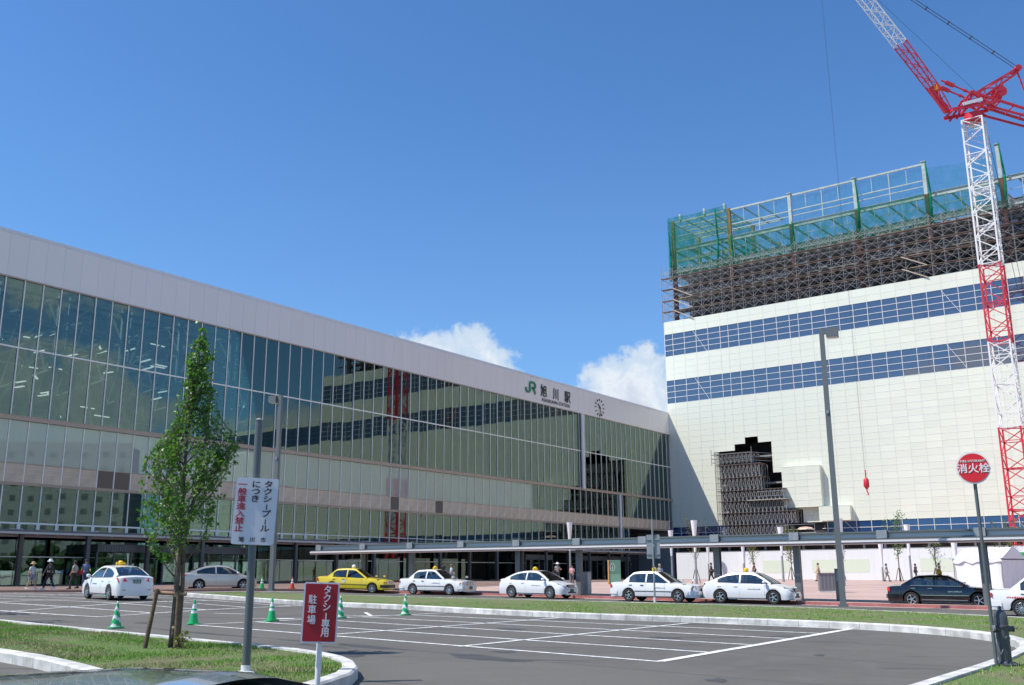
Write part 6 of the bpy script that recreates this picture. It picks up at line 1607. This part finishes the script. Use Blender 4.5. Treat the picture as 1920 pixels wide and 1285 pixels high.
def main_tree():
    x, y = -6.73, 20.25; g = gz(x, y) + .15
    t = empty('street_tree', (x, y, g), 0, 'slender young leafy tree tied to wooden stakes on the near grass', 'tree')
    rr = random.Random(11)
    mb = MB(); tk = []
    H = 5.95
    for i in range(15): z = H * i / 14; tk.append(Vector((.03 * math.sin(z * 1.1) - .02 + .012 * z + .12 * ss(3.6, 5.9, z), .03 * math.cos(z * 1.7), z)))
    mb.path(tk, [.068 * (1 - .86 * (i / 14)) for i in range(15)], 8)
    tk2 = [Vector((.10, .05, 0)), Vector((.12, .04, 1.2)), Vector((.10, 0, 2.0)), Vector((.28, .05, 3.2)), Vector((.42, .1, 4.6))]; mb.path(tk2, [.05, .045, .04, .028, .01], 7)
    mb.build('trunk', M_bark, t, smooth=True)
    env = [(1.6, .25), (2.0, .56), (2.4, .76), (2.9, .84), (3.5, .84), (4.0, .60), (4.3, .40), (4.7, .28), (5.1, .34), (5.5, .24), (5.95, .24), (6.25, .04)]
    right = [(3.2, .15), (3.8, .38), (4.0, .45), (4.4, .2), (4.8, .05)]
    pts = []; bb = MB()
    def twig(a, d, L, r, lv, kk=1):
        n = 5; p = a; P = [a]
        if lv == 0: kk = rr.choice((.45, .65, .8, 1.0, 1.3))
        for i in range(n):
            d = (d + Vector((rr.gauss(0, .10), rr.gauss(0, .10), .10 + rr.gauss(0, .05)))).normalized(); p = p + d * L / n
            ev = interp(env, p.z) + (interp(right, p.z) if p.x > 0 else 0) * .8; ev *= kk; c0 = .03 + .16 * ss(3.8, 5.2, p.z); q = math.hypot(p.x - c0, p.y)
            if q > ev: 
                p = Vector(((p.x - c0) * ev / q + c0, p.y * ev / q, p.z))
            P.append(p)
            if lv >= 1 or i > 0:
                for _ in range(rr.choice((0, 0, 1, 1, 2)) if p.z > 4.0 else rr.choice((0, 1, 2, 2, 3))):
                    pts.append((p.x + rr.gauss(0, .035), p.y + rr.gauss(0, .035), p.z + rr.gauss(0, .035)))
            if lv < 2 and rr.random() < (.98 if lv == 0 else .75):
                dd = (d + Vector((rr.gauss(0, .75), rr.gauss(0, .75), rr.gauss(0, .35)))).normalized(); twig(p, dd, L * (.55 if lv == 0 else .5), r * .5, lv + 1, kk)
        bb.path(P, [r * (1 - .8 * i / n) for i in range(n + 1)], 4)
    for i in range(42):
        z = 1.3 + 4.4 * (i / 42) ** 1.0 + rr.uniform(-.06, .06); a = rr.uniform(0, 2 * math.pi); k = min(13, int(z / H * 14)); b = tk[k].lerp(tk[k + 1], z / H * 14 - k)
        L = 1.35 if z < 3.6 else .95 if z < 4.6 else .58
        twig(b, Vector((math.cos(a), math.sin(a), 1.15)).normalized(), L * rr.uniform(.75, 1.15), .017, 0)
    for a in (0.05, .35, -.3, .2): twig(Vector((.25, .05, 2.9 + a)), Vector((math.cos(a), math.sin(a), 1.0)).normalized(), 1.35, .018, 0)
    bb.build('branches', M_bark, t, stuff=True); print('leaves', len(pts)); leaves('crown', pts, .078, M_leaf, t, 5)
    for (ax, ay, bx, by, h) in ((-.46, -.22, -.33, -.1, 1.12), (-.02, .38, .04, .13, 1.18)):
        MB().tube((ax, ay, -.1), (bx, by, h), .045, .042, n=9).build('stake', M_stake, t, smooth=True, angle=.7)
    MB().tube((.10, -.06, -.1), (.10, -.09, 1.1), .047, .043, n=9).build('stake', M_stake, t, smooth=True, angle=.7)
    MB().tube((-.34, -.05, 1.05), (.25, -.10, 1.02), .040, .040, n=9).build('cross_bar', mat('bar_wood', (.28, .17, .11), .8, var=.3, scale=9), t, smooth=True, angle=.7)
    MB().tube((.0, -.1, 1.04), (.02, .3, 1.04), .035, n=8).build('cross_bar', M_stake, t)
    MB().lathe([(.06, -.04), (.072, 0), (.06, .04)], 10, (.05, -.05, 1.0)).lathe([(.06, -.03), (.07, 0), (.06, .03)], 10, (.05, -.03, .38)).build('rope_tie', mat('straw_rope', (.42, .29, .19), .9), t)
    return t
main_tree()
wd = empty('weed_clump', (-6.45, 20.0, gz(-6.45, 20) + .15), 0, 'small reddish weed at the foot of the staked tree', 'plant')
rr = random.Random(3); leaves('leaves', [(rr.gauss(0, .08), rr.gauss(0, .06), rr.uniform(.0, .3)) for _ in range(90)], .06, M_leafy, wd, 2, -.6)
stw = MB()
for _ in range(9): stw.beam((0, 0, 0), (rr.gauss(0, .08), rr.gauss(0, .06), .26), .006)
stw.build('stem', M_bark, wd)
def sapling(x, y, h, w, label, seed, m=None, dens=1.0, z=None):
    rr = random.Random(seed); g = pz(x, y) if z is None else z; t = empty('young_tree', (x, y, g), 0, label, 'tree', 'staked young trees on the plaza'); mb = MB(); bb = MB(); pts = []
    mb.path([(0, 0, 0), (.02, 0, h * .35), (0, .02, h * .95)], [.06, .05, .012], 7); mb.build('trunk', M_bark, t, smooth=True)
    for i in range(int(22)):
        z0 = h * (.32 + .6 * i / 22); a = rr.uniform(0, 6.28); env = w * (1 - abs((z0 / h - .62)) * 1.5); d = Vector((math.cos(a), math.sin(a), 1.5)).normalized(); p = Vector((0, 0, z0)); P = [p]
        for k in range(5):
            d = (d + Vector((rr.gauss(0, .12), rr.gauss(0, .12), .12))).normalized(); p = p + d * max(.12, env) * .36; P.append(p)
            for _ in range(int(7 * dens)): pts.append((p.x + rr.gauss(0, .11), p.y + rr.gauss(0, .11), p.z + rr.gauss(0, .12)))
        bb.path(P, [.02, .016, .012, .009, .006, .004], 4)
    bb.build('branches', M_bark, t, stuff=True); leaves('crown', pts, .13, m or M_leaf, t, seed)
    for a in (0.4, 2.5, 4.6): MB().tube((.42 * math.cos(a), .42 * math.sin(a), -.05), (.07 * math.cos(a), .07 * math.sin(a), 1.25), .035, n=6).build('stake', M_stake, t)
    return t
for px, Y, h, w, lb, sd_, m, dn in ((1303, 88, 4.9, 1.3, 'airy young tree left of the hoarding corner', 21, M_leafy, .35),
        (1411, 108, 4.2, .8, 'narrow young tree in front of the hoarding beside the person in dark red', 22, M_leafy, .5),
        (1482, 103, 4.7, 1.25, 'bushy staked young tree left of the wide canopy post', 23, M_leafy, .9),
        (1577, 100, 4.4, 1.0, 'young tree with orange tinted leaves behind the thick lamp post', 24, M_leafy, .45),
        (1684, 96, 6.0, 1.25, 'taller leafy young tree behind the trunk of the black taxi', 25, M_leaf, .9),
        (1753, 100, 4.5, 1.1, 'thin spreading young tree above the black taxi roof', 26, M_leaf, .35),
        (1895, 84, 4.0, 1.6, 'light green young tree behind the white tent', 27, M_leafy, .9)):
    sapling(atx(px, Y), Y, h, w, lb, sd_, m, dn)
for i, (x, y, h) in enumerate(((-18.5, 30.5, 6.5), (-22.5, 34.8, 7.0), (-13.4, 13.5, 8.5))):
    sapling(x, y, h, 1.5, 'street tree just outside the left edge, ' + ['nearest the cone with slanting stripes', 'furthest from the camera', 'close beside the parked dark green car'][i], 40 + i, M_leaf, 1.0, z=gz(x, y))
for i, px in enumerate((1478, 1499, 1523, 1607, 1625, 1656)):
    Y = 110; x = atx(px, Y); cone(x, Y, 'band', ['first small green cone along the foot of the hoarding, beside the tree shadow', 'second small green cone along the foot of the hoarding', 'small green cone behind the feet of the person in beige', 'small green cone right of the utility cabinet', 'small green cone midway along the hoarding right of the cabinet', 'small green cone behind the person with a white bag'][i], z=pz(x, Y))
